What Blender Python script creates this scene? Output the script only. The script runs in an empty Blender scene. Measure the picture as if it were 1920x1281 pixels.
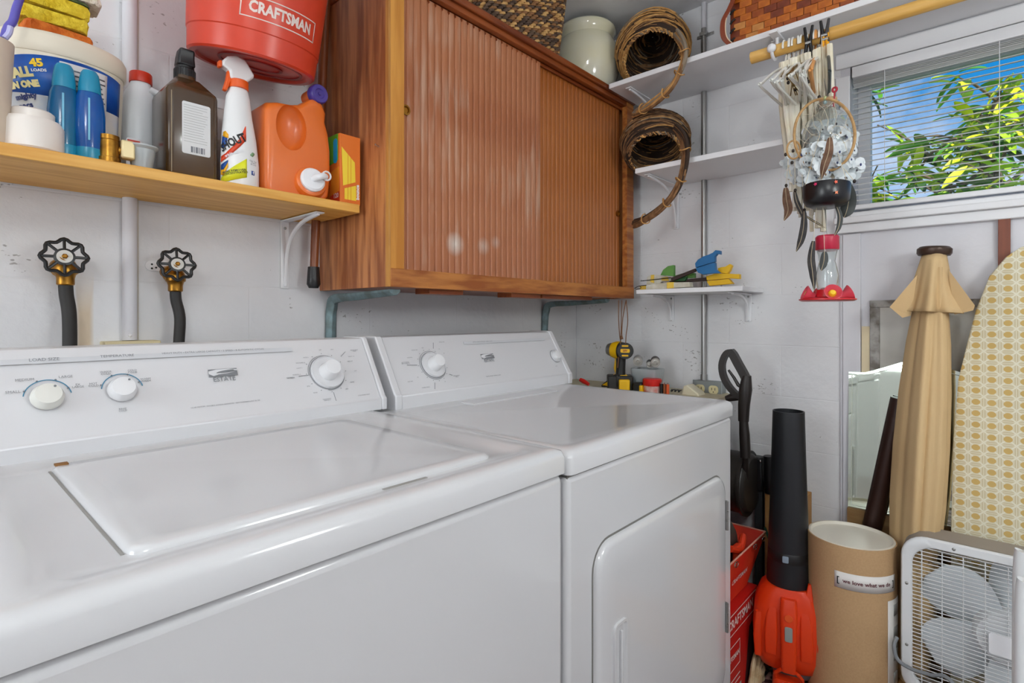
import bpy, bmesh, math, random
from mathutils import Vector, Matrix
random.seed(7)
R = math.radians
# ---------------------------------------------------------------- camera, world, lights, exposure
scn = bpy.context.scene
C = scn.collection
F, HY, H = 1010.0, 594.0, 1.14          # focal length in px, horizon row, eye height (m)
YAW = R(42)                             # angle between the back wall and the view direction
fx, fy, rx, ry = math.cos(YAW), math.sin(YAW), math.sin(YAW), -math.cos(YAW)
YW, XW, ZC = 1.40, 1.983, 2.31          # back wall, right wall, ceiling
cd = bpy.data.cameras.new('camera')
cd.sensor_width = 36; cd.lens = F / 1920 * 36; cd.shift_y = -(640.5 - HY) / 1920; cd.clip_start = 0.02
cam = bpy.data.objects.new('camera', cd); C.objects.link(cam)
cam.location = (0, 0, H); cam.rotation_euler = (R(90), 0, -(math.pi / 2 - YAW))
scn.camera = cam
vs = scn.view_settings
vs.view_transform = 'Standard'; vs.look = 'None'; vs.gamma = 1; vs.exposure = 0.0; vs.use_curve_mapping = False

def lin(c):
    return tuple(((x / 255) / 12.92 if x / 255 <= .04045 else ((x / 255 + .055) / 1.055) ** 2.4) for x in c) + (1,)

w = bpy.data.worlds.new('sky'); scn.world = w; w.use_nodes = True
N, L = w.node_tree.nodes, w.node_tree.links
N.clear()
tc = N.new('ShaderNodeTexCoord'); sp = N.new('ShaderNodeSeparateXYZ'); L.new(tc.outputs['Generated'], sp.inputs[0])
rp = N.new('ShaderNodeValToRGB'); L.new(sp.outputs['Z'], rp.inputs[0])
rp.color_ramp.elements[0].position = .0; rp.color_ramp.elements[0].color = lin((190, 222, 250))
rp.color_ramp.elements[1].position = .55; rp.color_ramp.elements[1].color = lin((0, 110, 205))
e = rp.color_ramp.elements.new(.2); e.color = lin((105, 182, 248))
e = rp.color_ramp.elements.new(.34); e.color = lin((12, 145, 226))
no = N.new('ShaderNodeTexNoise'); no.inputs['Scale'].default_value = 3.4; no.inputs['Detail'].default_value = 6
no.inputs['Roughness'].default_value = .6
L.new(tc.outputs['Generated'], no.inputs[0])
cr = N.new('ShaderNodeValToRGB'); L.new(no.outputs[0], cr.inputs[0])
cr.color_ramp.elements[0].position = .5; cr.color_ramp.elements[0].color = (0, 0, 0, 1)
cr.color_ramp.elements[1].position = .7; cr.color_ramp.elements[1].color = (.85, .85, .85, 1)
mx = N.new('ShaderNodeMixRGB'); L.new(cr.outputs[0], mx.inputs[0]); L.new(rp.outputs[0], mx.inputs[1])
mx.inputs[2].default_value = lin((226, 234, 250))
bg = N.new('ShaderNodeBackground'); L.new(mx.outputs[0], bg.inputs[0]); bg.inputs[1].default_value = 1.0
wo = N.new('ShaderNodeOutputWorld'); L.new(bg.outputs[0], wo.inputs[0])

sl = bpy.data.lights.new('sun', 'SUN'); sl.energy = 6.0; sl.angle = R(1); sl.color = (1, .95, .85)
sun = bpy.data.objects.new('sun', sl); C.objects.link(sun)
sun.rotation_euler = Vector((.62, .3, -.72)).to_track_quat('-Z', 'Y').to_euler()   # over the roof, onto the trees

def area(name, loc, look, sx, sy, power, col=(1, .97, .93)):
    a = bpy.data.lights.new(name, 'AREA'); a.shape = 'RECTANGLE'; a.size = sx; a.size_y = sy; a.energy = power; a.color = col
    o = bpy.data.objects.new(name, a); C.objects.link(o); o.location = loc
    o.rotation_euler = (Vector(look) - Vector(loc)).to_track_quat('-Z', 'Y').to_euler()
    return o
def bulb(name, loc, r, power, col=(.945, 1, .985)):
    a = bpy.data.lights.new(name, 'POINT'); a.energy = power; a.shadow_soft_size = r; a.color = col
    o = bpy.data.objects.new(name, a); C.objects.link(o); o.location = loc
GLOBES = ((-.55, -.55, 2.0), (.75, -.75, 1.55))  # second globe is an added fill lamp, hung low to brighten the ceiling
for i, q in enumerate(GLOBES): bulb('globe_lamp_light', q, .13, (56, 56)[i])
area('doorway_daylight', (-1.72, .85, 1.15), (0, .6, 1.1), .8, 1.9, 36, (.96, 1, .99))

# ---------------------------------------------------------------- pixel -> place helpers (1920 x 1281 frame)
def P(u, v, x=None, y=None, z=None, d=None):
    t = (u - 960) / F; dx = fx + t * rx; dy = fy + t * ry; dz = (HY - v) / F
    if x is not None: d = x / dx
    elif y is not None: d = y / dy
    elif z is not None: d = (z - H) / dz
    return Vector((dx * d, dy * d, H + dz * d))

# ---------------------------------------------------------------- materials
MATS = {}
def mat(name, c, rough=.5, metal=0, c2=None, nscale=8, stretch=(1, 1, 1), bump=0, bscale=None, spec=None, trans=0, emit=0,
        coat=0, alpha=1, contrast=.25, sub=0):
    if name in MATS: return MATS[name]
    m = bpy.data.materials.new(name); m.use_nodes = True
    n, l = m.node_tree.nodes, m.node_tree.links
    b = n['Principled BSDF']
    b.inputs['Base Color'].default_value = lin(c); b.inputs['Roughness'].default_value = rough; b.inputs['Metallic'].default_value = metal
    if spec is not None: b.inputs['Specular IOR Level'].default_value = spec
    if trans: b.inputs['Transmission Weight'].default_value = trans
    if coat: b.inputs['Coat Weight'].default_value = coat; b.inputs['Coat Roughness'].default_value = .08
    if alpha < 1: b.inputs['Alpha'].default_value = alpha
    if emit: b.inputs['Emission Color'].default_value = lin(c); b.inputs['Emission Strength'].default_value = emit
    if c2 is not None or bump:
        t = n.new('ShaderNodeTexCoord'); mp = n.new('ShaderNodeMapping'); mp.inputs['Scale'].default_value = stretch
        l.new(t.outputs['Object'], mp.inputs[0])
        nz = n.new('ShaderNodeTexNoise'); nz.inputs['Scale'].default_value = nscale; nz.inputs['Detail'].default_value = 5
        l.new(mp.outputs[0], nz.inputs[0])
        if c2 is not None:
            r = n.new('ShaderNodeValToRGB'); l.new(nz.outputs[0], r.inputs[0])
            r.color_ramp.elements[0].position = .5 - contrast / 2; r.color_ramp.elements[1].position = .5 + contrast / 2
            r.color_ramp.elements[0].color = lin(c); r.color_ramp.elements[1].color = lin(c2)
            l.new(r.outputs[0], b.inputs['Base Color'])
        if bump:
            bz = nz
            if bscale:
                bz = n.new('ShaderNodeTexNoise'); bz.inputs['Scale'].default_value = bscale; bz.inputs['Detail'].default_value = 4
                l.new(mp.outputs[0], bz.inputs[0])
            bp = n.new('ShaderNodeBump'); bp.inputs['Strength'].default_value = bump; bp.inputs['Distance'].default_value = .01
            l.new(bz.outputs[0], bp.inputs['Height']); l.new(bp.outputs[0], b.inputs['Normal'])
    MATS[name] = m
    return m

def wallmat(name, c, c2):
    m = mat(name, c, .75, bump=.22, bscale=34, c2=c2, nscale=3)
    n, l = m.node_tree.nodes, m.node_tree.links           # small pits and scuffs in the paint
    b = n['Principled BSDF']; t = n.new('ShaderNodeNewGeometry')
    for k in [x for x in n if x.type == 'MAPPING']: l.new(t.outputs['Position'], k.inputs[0])
    base = [x for x in n if x.type == 'VALTORGB'][0]
    mp = n.new('ShaderNodeMapping'); mp.inputs['Scale'].default_value = (1, 1, 1.7); l.new(t.outputs['Position'], mp.inputs[0])
    a = n.new('ShaderNodeTexNoise'); a.inputs['Scale'].default_value = 75; a.inputs['Detail'].default_value = 2; l.new(mp.outputs[0], a.inputs[0])
    k = n.new('ShaderNodeTexNoise'); k.inputs['Scale'].default_value = 5; l.new(mp.outputs[0], k.inputs[0])
    s = n.new('ShaderNodeMath'); s.operation = 'MULTIPLY'; l.new(a.outputs[0], s.inputs[0]); l.new(k.outputs[0], s.inputs[1])
    r = n.new('ShaderNodeValToRGB'); l.new(s.outputs[0], r.inputs[0])
    r.color_ramp.elements[0].position = .412; r.color_ramp.elements[1].position = .45
    r.color_ramp.elements[0].color = (0, 0, 0, 1); r.color_ramp.elements[1].color = (.75, .75, .75, 1)
    mxx = n.new('ShaderNodeMixRGB'); l.new(r.outputs[0], mxx.inputs[0]); l.new(base.outputs[0], mxx.inputs[1])
    mxx.inputs[2].default_value = lin((140, 136, 134))
    # tan water stain running down the wall beside the first hose
    sx_ = n.new('ShaderNodeSeparateXYZ'); l.new(t.outputs['Position'], sx_.inputs[0])
    def mm(op, a_, b_): 
        q = n.new('ShaderNodeMath'); q.operation = op; q.use_clamp = op == 'MINIMUM'
        for i_, v_ in enumerate((a_, b_)):
            if isinstance(v_, (int, float)): q.inputs[i_].default_value = v_
            else: l.new(v_, q.inputs[i_])
        return q.outputs[0]
    dxs = mm('DIVIDE', mm('SUBTRACT', sx_.outputs['X'], .236), .016); gx = mm('SUBTRACT', 1.0, mm('MULTIPLY', dxs, dxs))
    gz = mm('MULTIPLY', mm('SUBTRACT', 1.235, sx_.outputs['Z']), 9.0); gg = mm('MINIMUM', mm('MINIMUM', gx, gz), .8)
    m2 = n.new('ShaderNodeMixRGB'); l.new(gg, m2.inputs[0]); l.new(mxx.outputs[0], m2.inputs[1]); m2.inputs[2].default_value = lin((206, 182, 148))
    l.new(m2.outputs[0], b.inputs['Base Color'])
    return m

def add_wear(m):     # rubbed pale streaks and one chalky spot on the old veneer
    n, l = m.node_tree.nodes, m.node_tree.links; b = n['Principled BSDF']; base = [x for x in n if x.type == 'VALTORGB'][0]
    g_ = n.new('ShaderNodeNewGeometry'); mp = n.new('ShaderNodeMapping'); mp.inputs['Scale'].default_value = (70, 1, 5); l.new(g_.outputs['Position'], mp.inputs[0])
    a = n.new('ShaderNodeTexNoise'); a.inputs['Scale'].default_value = 1; a.inputs['Detail'].default_value = 3; l.new(mp.outputs[0], a.inputs[0])
    k = n.new('ShaderNodeTexNoise'); k.inputs['Scale'].default_value = 5; l.new(g_.outputs['Position'], k.inputs[0])
    s = n.new('ShaderNodeMath'); s.operation = 'MULTIPLY'; l.new(a.outputs[0], s.inputs[0]); l.new(k.outputs[0], s.inputs[1])
    r = n.new('ShaderNodeValToRGB'); l.new(s.outputs[0], r.inputs[0]); r.color_ramp.elements[0].position = .27; r.color_ramp.elements[1].position = .42
    r.color_ramp.elements[0].color = (0, 0, 0, 1); r.color_ramp.elements[1].color = (.55, .55, .55, 1)
    cur = n.new('ShaderNodeMixRGB'); l.new(r.outputs[0], cur.inputs[0]); l.new(base.outputs[0], cur.inputs[1]); cur.inputs[2].default_value = lin((206, 172, 148)); out = cur.outputs[0]
    for (c_, rad, f_) in ((P(852, 458, y=1.1), .036, .85), (P(905, 462, y=1.1), .028, .45), (P(928, 455, y=1.1), .022, .35)):
        d = n.new('ShaderNodeVectorMath'); d.operation = 'DISTANCE'; l.new(g_.outputs['Position'], d.inputs[0]); d.inputs[1].default_value = c_
        mr = n.new('ShaderNodeMapRange'); mr.inputs[1].default_value = rad; mr.inputs[2].default_value = 0; mr.inputs[3].default_value = 0; mr.inputs[4].default_value = f_; l.new(d.outputs['Value'], mr.inputs[0])
        q = n.new('ShaderNodeMixRGB'); l.new(mr.outputs[0], q.inputs[0]); l.new(out, q.inputs[1]); q.inputs[2].default_value = lin((226, 218, 208)); out = q.outputs[0]
    l.new(out, b.inputs['Base Color'])
WALL = wallmat('painted_block', (220, 220, 223), (229, 229, 231))
WALL2 = mat('painted_plaster', (212, 211, 217), .7, c2=(220, 219, 224), nscale=4, bump=.1, bscale=40)
CEIL = mat('ceiling_paint', (238, 238, 240), .8, c2=(242, 242, 244), nscale=2)
FLOOR = mat('floor_red_terrazzo', (62, 54, 52), .45, c2=(150, 124, 116), nscale=45, contrast=.12)
WHITE = mat('white_paint', (232, 232, 235), .5)
ENAMEL = mat('white_enamel', (210, 210, 212), .16, spec=.5, coat=.3)
ENAMEL2 = mat('white_console_plastic', (220, 220, 223), .3)
KNOBW = mat('white_knob', (232, 232, 234), .35)
KNOBY = mat('ivory_knob', (228, 227, 220), .4)
GREYINK = mat('grey_ink', (128, 130, 134), .6)
GREYBAND = mat('grey_band', (206, 207, 211), .45)
BLUEINK = mat('blue_ink', (62, 128, 160), .6)
WOOD = mat('cabinet_side_wood', (142, 80, 44), .38, c2=(192, 126, 76), nscale=6, stretch=(9, 9, .8), bump=.06)
TAMB = mat('tambour_wood', (162, 94, 57), .42, c2=(194, 131, 92), nscale=4, stretch=(1.5, 1.5, .8), contrast=.4)
TAMB2 = mat('tambour_wood_inner', (166, 92, 34), .36, c2=(186, 116, 62), nscale=4, stretch=(3, 3, .5), contrast=.35)
RAIL = mat('rail_wood', (146, 78, 28), .42, c2=(190, 122, 58), nscale=5, stretch=(1.5, 9, 11), bump=.05)
STILE = mat('stile_wood', (188, 120, 38), .42, c2=(216, 152, 66), nscale=5, stretch=(8, 8, .7))
CROWN = mat('crown_wood', (112, 48, 16), .35, c2=(152, 78, 32), nscale=5, stretch=(.8, 8, 8))
add_wear(TAMB)
PINE = mat('pine_shelf', (214, 152, 60), .45, c2=(232, 178, 88), nscale=4, stretch=(1.2, 14, 14), bump=.03)
DOWEL = mat('dowel_wood', (208, 158, 76), .5, c2=(230, 184, 104), nscale=5, stretch=(12, .8, 12))
BRASS = mat('brass', (176, 128, 52), .35, 1, c2=(140, 98, 40), nscale=60)
STEEL = mat('galvanised_steel', (168, 168, 166), .38, .9)
TEAL = mat('bracket_teal_steel', (120, 142, 146), .45, .4, c2=(96, 108, 108), nscale=30)
BLACK = mat('black_plastic', (22, 22, 24), .38)
BLACKM = mat('black_matte', (28, 27, 27), .7)
RUBBER = mat('black_rubber', (40, 38, 37), .65)
CHROME = mat('chrome', (210, 210, 212), .18, 1)
RED = mat('bucket_red', (212, 64, 38), .32)
ORANGE = mat('tool_orange', (228, 62, 16), .34)
CLEAR = mat('clear_glass', (245, 250, 250), .06, trans=.92, spec=.5)
FROST = mat('frosted_plastic', (222, 228, 230), .35, trans=.55)

# ---------------------------------------------------------------- mesh builder
OFF = {}
def carve(o, cutter):
    """cut a hollow into a mesh, then throw the cutter away"""
    c = bpy.data.objects.new('cut', cutter.mesh('cut')); C.objects.link(c); bpy.context.view_layer.update(); c.matrix_world = o.matrix_world.copy()
    q = o.modifiers.new('cut', 'BOOLEAN'); q.object = c; q.operation = 'DIFFERENCE'; q.solver = 'EXACT'
    bpy.context.view_layer.update()
    me = bpy.data.meshes.new_from_object(o.evaluated_get(bpy.context.evaluated_depsgraph_get()))
    o.modifiers.clear(); o.data = me; bpy.data.objects.remove(c)
    me.shade_smooth(); me.set_sharp_from_angle(angle=R(50))
class G:
    def __init__(s): s.v, s.f = [], []
    def add(s, vs_, fs):
        o = len(s.v); s.v += [Vector(p) for p in vs_]; s.f += [tuple(i + o for i in f) for f in fs]; return s
    def bx(s, x0, x1, y0, y1, z0, z1):
        return s.add([(x0, y0, z0), (x1, y0, z0), (x1, y1, z0), (x0, y1, z0), (x0, y0, z1), (x1, y0, z1), (x1, y1, z1), (x0, y1, z1)],
                     [(0, 3, 2, 1), (4, 5, 6, 7), (0, 1, 5, 4), (1, 2, 6, 5), (2, 3, 7, 6), (3, 0, 4, 7)])
    def box(s, c, d, M=None):
        k = len(s.v); s.bx(-d[0] / 2, d[0] / 2, -d[1] / 2, d[1] / 2, -d[2] / 2, d[2] / 2)
        for i in range(k, len(s.v)): s.v[i] = (M @ s.v[i] if M else s.v[i]) + Vector(c)
        return s
    def loft(s, loops, cap=True, closed=True):
        n = len(loops[0]); o = len(s.v)
        for lp in loops: s.v += [Vector(p) for p in lp]
        for i in range(len(loops) - 1):
            for j in range(n if closed else n - 1):
                a, b = o + i * n + j, o + i * n + (j + 1) % n
                s.f.append((a, b, b + n, a + n))
        if cap:
            s.f.append(tuple(o + j for j in reversed(range(n)))); e_ = o + (len(loops) - 1) * n
            s.f.append(tuple(e_ + j for j in range(n)))
        return s
    def tube(s, pts, r, n=8, cap=True, closed=False, flat=1.0):
        pts = [Vector(p) for p in pts]; m = len(pts); loops = []; up = None
        for i, p in enumerate(pts):
            a = pts[(i - 1) % m] if (i > 0 or closed) else p; b = pts[(i + 1) % m] if (i < m - 1 or closed) else p
            t = (b - a).normalized()
            if up is None:
                up = Vector((0, 0, 1)) if abs(t.z) < .9 else Vector((0, 1, 0))
            e1 = (up - t * up.dot(t)).normalized(); up = e1; e2 = t.cross(e1)
            rr = r[i] if isinstance(r, (list, tuple)) else r
            loops.append([p + e1 * (rr * math.cos(2 * math.pi * k / n)) + e2 * (rr * flat * math.sin(2 * math.pi * k / n)) for k in range(n)])
        if closed: loops.append(loops[0])
        return s.loft(loops, cap and not closed)
    def cyl(s, p0, p1, r0, r1=None, n=16): return s.tube([p0, p1], [r0, r0 if r1 is None else r1], n)
    def lathe(s, prof, n=24, c=(0, 0, 0), M=None, sx=1, sy=1, fold=None, cap=True):
        c = Vector(c); loops = []
        for (r, z) in prof:
            lp = []
            for k in range(n):
                a = 2 * math.pi * k / n; q = r * (fold(a, z) if fold else 1)
                p = Vector((q * sx * math.cos(a), q * sy * math.sin(a), z)); lp.append(c + (M @ p if M else p))
            loops.append(lp)
        return s.loft(loops, cap)
    def prism(s, poly, o, ex, ey, depth):
        o, ex, ey = Vector(o), Vector(ex), Vector(ey); nrm = ex.cross(ey).normalized()
        a = [o + ex * p[0] + ey * p[1] for p in poly]
        return s.loft([a, [p + nrm * depth for p in a]])
    def ell(s, c, r, n=12, m=8, M=None):
        prof = [(max(.004, math.sin(math.pi * i / m)), -math.cos(math.pi * i / m)) for i in range(m + 1)]
        c = Vector(c); loops = []
        for q, z in prof:
            loops.append([c + (M or Matrix.Identity(3)) @ Vector((q * math.cos(2 * math.pi * k / n) * r[0], q * math.sin(2 * math.pi * k / n) * r[1], z * r[2])) for k in range(n)])
        return s.loft(loops)
    def mesh(s, name, m=None, off=(0, 0, 0), smooth=40):
        me = bpy.data.meshes.new(name); off = Vector(off)
        me.from_pydata([p - off for p in s.v], [], s.f)
        b = bmesh.new(); b.from_mesh(me); bmesh.ops.recalc_face_normals(b, faces=b.faces); b.to_mesh(me); b.free()
        if m: me.materials.append(m)
        if smooth:
            me.shade_smooth(); me.set_sharp_from_angle(angle=R(smooth))
        return me
    def obj(s, name, m, parent=None, loc=None, bevel=0, seg=2, smooth=40, kind=None, label=None, solid=0):
        off = OFF.get(parent.name, Vector()) if parent else (Vector(loc) if loc is not None else Vector())
        o = bpy.data.objects.new(name, s.mesh(name, m, off, smooth)); C.objects.link(o)
        if parent: o.parent = parent; OFF[o.name] = off
        else: o.location = off; OFF[o.name] = off
        if solid:
            q = o.modifiers.new('solid', 'SOLIDIFY'); q.thickness = solid; q.offset = 0
        if bevel:
            q = o.modifiers.new('bevel', 'BEVEL'); q.width = bevel; q.segments = seg; q.limit_method = 'ANGLE'; q.angle_limit = R(35)
        if kind: o['kind'] = kind
        if label: o['label'] = label
        return o

def tag(o, label, cat, group=None):
    o['label'] = label; o['category'] = cat
    if group: o['group'] = group
    return o
def thing(name, label, cat, loc, group=None, local=False, rot=None):
    o = bpy.data.objects.new(name, None); C.objects.link(o); o.location = loc; o.empty_display_size = .05
    if rot is not None: o.rotation_euler = rot
    OFF[o.name] = Vector() if local else Vector(loc)
    return tag(o, label, cat, group)
def inst(name, me, parent, loc=(0, 0, 0), rot=None, scale=None):
    o = bpy.data.objects.new(name, me); C.objects.link(o); o.parent = parent
    o.location = Vector(loc) - OFF.get(parent.name, Vector())
    if rot is not None: o.rotation_euler = rot
    if scale: o.scale = scale
    OFF[o.name] = OFF.get(parent.name, Vector())
    return o
def rrect(w_, h_, r, n=5, cx=0, cy=0):
    out = []
    for (sx, sy, a0) in ((1, 1, 0), (-1, 1, 90), (-1, -1, 180), (1, -1, 270)):
        for i in range(n):
            a = R(a0 + 90 * i / (n - 1)); out.append((cx + sx * (w_ / 2 - r) + r * math.cos(a), cy + sy * (h_ / 2 - r) + r * math.sin(a)))
    return out
def circ(r, n=16, cx=0, cy=0, ry_=None): return [(cx + r * math.cos(2 * math.pi * i / n), cy + (ry_ or r) * math.sin(2 * math.pi * i / n)) for i in range(n)]
def curve(pts, n=6):
    pts = [Vector(p) for p in pts]; out = []
    for i in range(len(pts) - 1):
        p0, p1, p2, p3 = pts[max(i - 1, 0)], pts[i], pts[i + 1], pts[min(i + 2, len(pts) - 1)]
        for k in range(n):
            t = k / n
            out.append(.5 * ((2 * p1) + (p2 - p0) * t + (2 * p0 - 5 * p1 + 4 * p2 - p3) * t * t + (3 * p1 - p0 - 3 * p2 + p3) * t ** 3))
    return out + [pts[-1]]
def txt(s, size, m, parent, o, ex, ey, align='CENTER', name='lettering', lift=.0006, bend=None, bold=0, sx=1.0, shear=0):
    c = bpy.data.curves.new('t', 'FONT'); c.body = s; c.size = size; c.align_x = align; c.align_y = 'CENTER'; c.offset = bold; c.resolution_u = 2
    c.shear = shear; c.space_line = .8
    t = bpy.data.objects.new('t', c); C.objects.link(t)
    me = bpy.data.meshes.new_from_object(t.evaluated_get(bpy.context.evaluated_depsgraph_get()))
    bpy.data.objects.remove(t); bpy.data.curves.remove(c)
    ex, ey, o = Vector(ex).normalized(), Vector(ey).normalized(), Vector(o); nn = ex.cross(ey)
    off = OFF.get(parent.name, Vector())
    for v in me.vertices:
        q = v.co
        v.co = (bend(q.x * sx, q.y) if bend else o + ex * q.x * sx + ey * q.y + nn * lift) - off
    me.materials.clear(); me.materials.append(m); me.name = name
    ob = bpy.data.objects.new(name, me); C.objects.link(ob); ob.parent = parent; OFF[ob.name] = off
    return ob
def decal(poly, m, parent, o, ex, ey, name='print', lift=.0004, depth=.0003):
    ex, ey = Vector(ex).normalized(), Vector(ey).normalized()
    return G().prism(poly, Vector(o) + ex.cross(ey) * lift, ex, ey, depth).obj(name, m, parent, smooth=0)
def ring(r0, r1, a0=0, a1=360, n=24):
    return [(r1 * math.cos(R(a0 + (a1 - a0) * i / n)), r1 * math.sin(R(a0 + (a1 - a0) * i / n))) for i in range(n + 1)] + \
           [(r0 * math.cos(R(a0 + (a1 - a0) * i / n)), r0 * math.sin(R(a0 + (a1 - a0) * i / n))) for i in reversed(range(n + 1))]
def rect(x0, x1, y0, y1): return [(x0, y0), (x1, y0), (x1, y1), (x0, y1)]
X_, Y_, Z_ = Vector((1, 0, 0)), Vector((0, 1, 0)), Vector((0, 0, 1))
WM = Vector((0, -1, 0))   # ey for decals that face -x: ex = -y, ey = z
# ================================================================ THE SETTING
def struct(o): o['kind'] = 'structure'; return o
RX0, RY0 = -1.5, -1.8
struct(G().bx(RX0 - .2, XW + .2, RY0 - .2, YW + .2, -.1, 0).obj('floor', FLOOR, smooth=0))
struct(G().bx(RX0 - .2, XW + .2, RY0 - .2, YW + .2, ZC, ZC + .12).obj('ceiling', CEIL, smooth=0))
wb = struct(G().bx(RX0 - .2, XW + .2, YW + .0007, YW + .2, 0, ZC).obj('wall_back', WALL, smooth=0))
struct(G().bx(RX0 - .2, XW + .2, RY0 - .2, RY0, 0, ZC).obj('wall_front', WALL2, smooth=0))
g = G(); DY0, DY1, DZ = .42, 1.28, 2.05
g.bx(RX0 - .2, RX0, RY0, DY0, 0, ZC); g.bx(RX0 - .2, RX0, DY1, YW, 0, ZC); g.bx(RX0 - .2, RX0, DY0, DY1, DZ, ZC)
struct(g.obj('wall_left', WALL2, smooth=0))
dr = struct(G().bx(RX0 - .12, RX0 - .08, DY0, DY1, 0, .9).bx(RX0 - .12, RX0 - .08, DY0, DY0 + .1, .9, DZ).bx(RX0 - .12, RX0 - .08, DY1 - .1, DY1, .9, DZ)
            .bx(RX0 - .12, RX0 - .08, DY0, DY1, DZ - .1, DZ).bx(RX0 - .12, RX0 - .08, DY0, DY1, 1.45, 1.475).obj('door_1', WHITE, smooth=0))
# right wall with the window opening
WY0, WY1, WZ0, WZ1 = -.66, .345, 1.466, 1.93
g = G()
g.bx(XW + .0007, XW + .2, WY1, YW, 0, ZC); g.bx(XW + .0007, XW + .2, RY0, WY0, 0, ZC)
g.bx(XW + .0007, XW + .2, WY0, WY1, 0, WZ0); g.bx(XW + .0007, XW + .2, WY0, WY1, WZ1, ZC)
wr = struct(g.obj('wall_right', WALL2, smooth=0))
# painted concrete blocks, each its own piece
BL, BH, GR = .352, .1735, .0025
def blockmesh(wd, ht):
    q = G(); a = [(0, 0, 0), (wd, 0, 0), (wd, 0, ht), (0, 0, ht)]
    b = [(GR, -.0007, GR), (wd - GR, -.0007, GR), (wd - GR, -.0007, ht - GR), (GR, -.0007, ht - GR)]
    return q.loft([a, b]).mesh('block', WALL, smooth=0)
CACHE = {}
def bmesh_for(wd, ht):
    k = (round(wd, 3), round(ht, 3))
    if k not in CACHE: CACHE[k] = blockmesh(wd, ht)
    return CACHE[k]
def courses(parent, s0, s1, z0, z1, place):
    z, i = z0, 0
    while z < z1 - .02:
        ht = min(BH, z1 - z); s = s0 - (BL / 2 if i % 2 else 0)
        while s < s1 - .02:
            a, b = max(s, s0), min(s + BL, s1)
            if b - a > .02: place(parent, a, b, z, ht)
            s += BL
        z += BH; i += 1
def put_back(p, a, b, z, ht): inst('block', bmesh_for(b - a, ht), p, (a, YW + .0007, z))
def put_right(p, a, b, z, ht): inst('block', bmesh_for(b - a, ht), p, (XW + .0007, b, z), (0, 0, R(-90)))
courses(wb, -.49, XW, .695, ZC, put_back)
courses(wr, .372, YW - .003, .0, ZC, put_right)
# vertical painted board beside the old opening, window casing and sill
struct(G().bx(XW - .012, XW + .0007, .316, .364, .0, 1.40).bx(XW - .007, XW + .0007, .364, .372, 0, 1.40).obj('trim_1', WALL2, bevel=.002))
w1 = struct(G().bx(XW - .02, XW + .004, WY0 - .06, WY1 + .04, 1.403, 1.432).bx(XW - .034, XW + .004, WY0 - .06, WY1 + .04, 1.432, 1.452)
            .bx(XW - .012, XW + .2, WY0, WY1, 1.452, 1.468).obj('window_1', WHITE, bevel=.003, smooth=30))
G().bx(XW + .125, XW + .165, WY0, WY0 + .035, WZ0, WZ1).bx(XW + .125, XW + .165, WY1 - .035, WY1, WZ0, WZ1) \
   .bx(XW + .125, XW + .165, WY0, WY1, WZ0, WZ0 + .03).bx(XW + .125, XW + .165, WY0, WY1, WZ1 - .03, WZ1).obj('window_frame', WHITE, w1, bevel=.002)
G().bx(XW + .143, XW + .147, WY0 + .03, WY1 - .03, WZ0 + .03, WZ1 - .03).obj('pane', mat('window_glass', (250, 252, 252), .0, trans=1, spec=.3), w1, smooth=0)
G().bx(XW - .008, XW + .0, WY0 - .06, WY1 + .04, 1.928, 1.975).bx(XW - .008, XW + .01, WY1, WY1 + .04, 1.452, 1.902).obj('casing', WHITE, w1, bevel=.003)
# venetian blind
bl = thing('window_blind', 'white venetian blind with open slats in the high window', 'blind', (XW + .014, (WY0 + WY1) / 2, 1.475))
ym, yl = (WY0 + WY1) / 2, WY1 - WY0 - .012
BX = XW + .014
G().bx(BX - .02, BX + .022, WY0 + .005, WY1 - .005, 1.892, 1.926).obj('headrail', WHITE, bl, bevel=.002)
G().bx(BX - .016, BX + .016, WY0 + .006, WY1 - .006, 1.476, 1.492).obj('bottom_rail', WHITE, bl, bevel=.003)
SLATM = mat('slat_paint', (232, 230, 230), .5)
sm = []
for i in range(6):
    a = -1 + 2 * i / 5; sm.append((a * .0125, .0022 * (1 - a * a)))
lo = [[(p[0], -yl / 2, p[1]) for p in sm] + [(p[0], -yl / 2, p[1] - .0007) for p in reversed(sm)],
      [(p[0], yl / 2, p[1]) for p in sm] + [(p[0], yl / 2, p[1] - .0007) for p in reversed(sm)]]
slat = G().loft(lo).mesh('slat', SLATM)
for i in range(22):
    inst('slat', slat, bl, (BX, ym, 1.507 + i * .0170), (0, R(-12 + random.uniform(-1.5, 1.5)), 0))
for i in range(4):
    inst('slat', slat, bl, (BX, ym, 1.873 + i * .0045), (0, R(3), 0))
for yy in (.255, -.005, -.31, -.58):
    G().cyl((BX - .0135, yy, 1.48), (BX - .0135, yy, 1.91), .0008, n=6).obj('ladder_cord', WHITE, bl)
# unseen globes behind the camera: one ceiling lamp, one added to brighten the room
LAMP = mat('opal_glass', (255, 250, 242), .3, emit=3.0)
for q, lb in zip(GLOBES, ('opal globe ceiling lamp nearer the outside door', 'added fill-light opal globe nearer the window wall')):
    t = thing('globe_lamp', lb, 'lamp', (q[0], q[1], ZC))
    G().lathe([(.05, ZC - .02), (.06, ZC - .012), (.06, ZC)], 24, (q[0], q[1], 0)).obj('canopy', WHITE, t)
    G().cyl((q[0], q[1], q[2] + .1), (q[0], q[1], ZC - .01), .008, n=10).obj('stem', BRASS, t)
    G().lathe([(.03, q[2] + .09), (.034, q[2] + .12), (.02, q[2] + .13)], 20, (q[0], q[1], 0)).obj('gallery', BRASS, t)
    G().ell(q, (.1, .1, .1), 28, 16).obj('globe', LAMP, t, label='glowing white opal globe')

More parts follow.
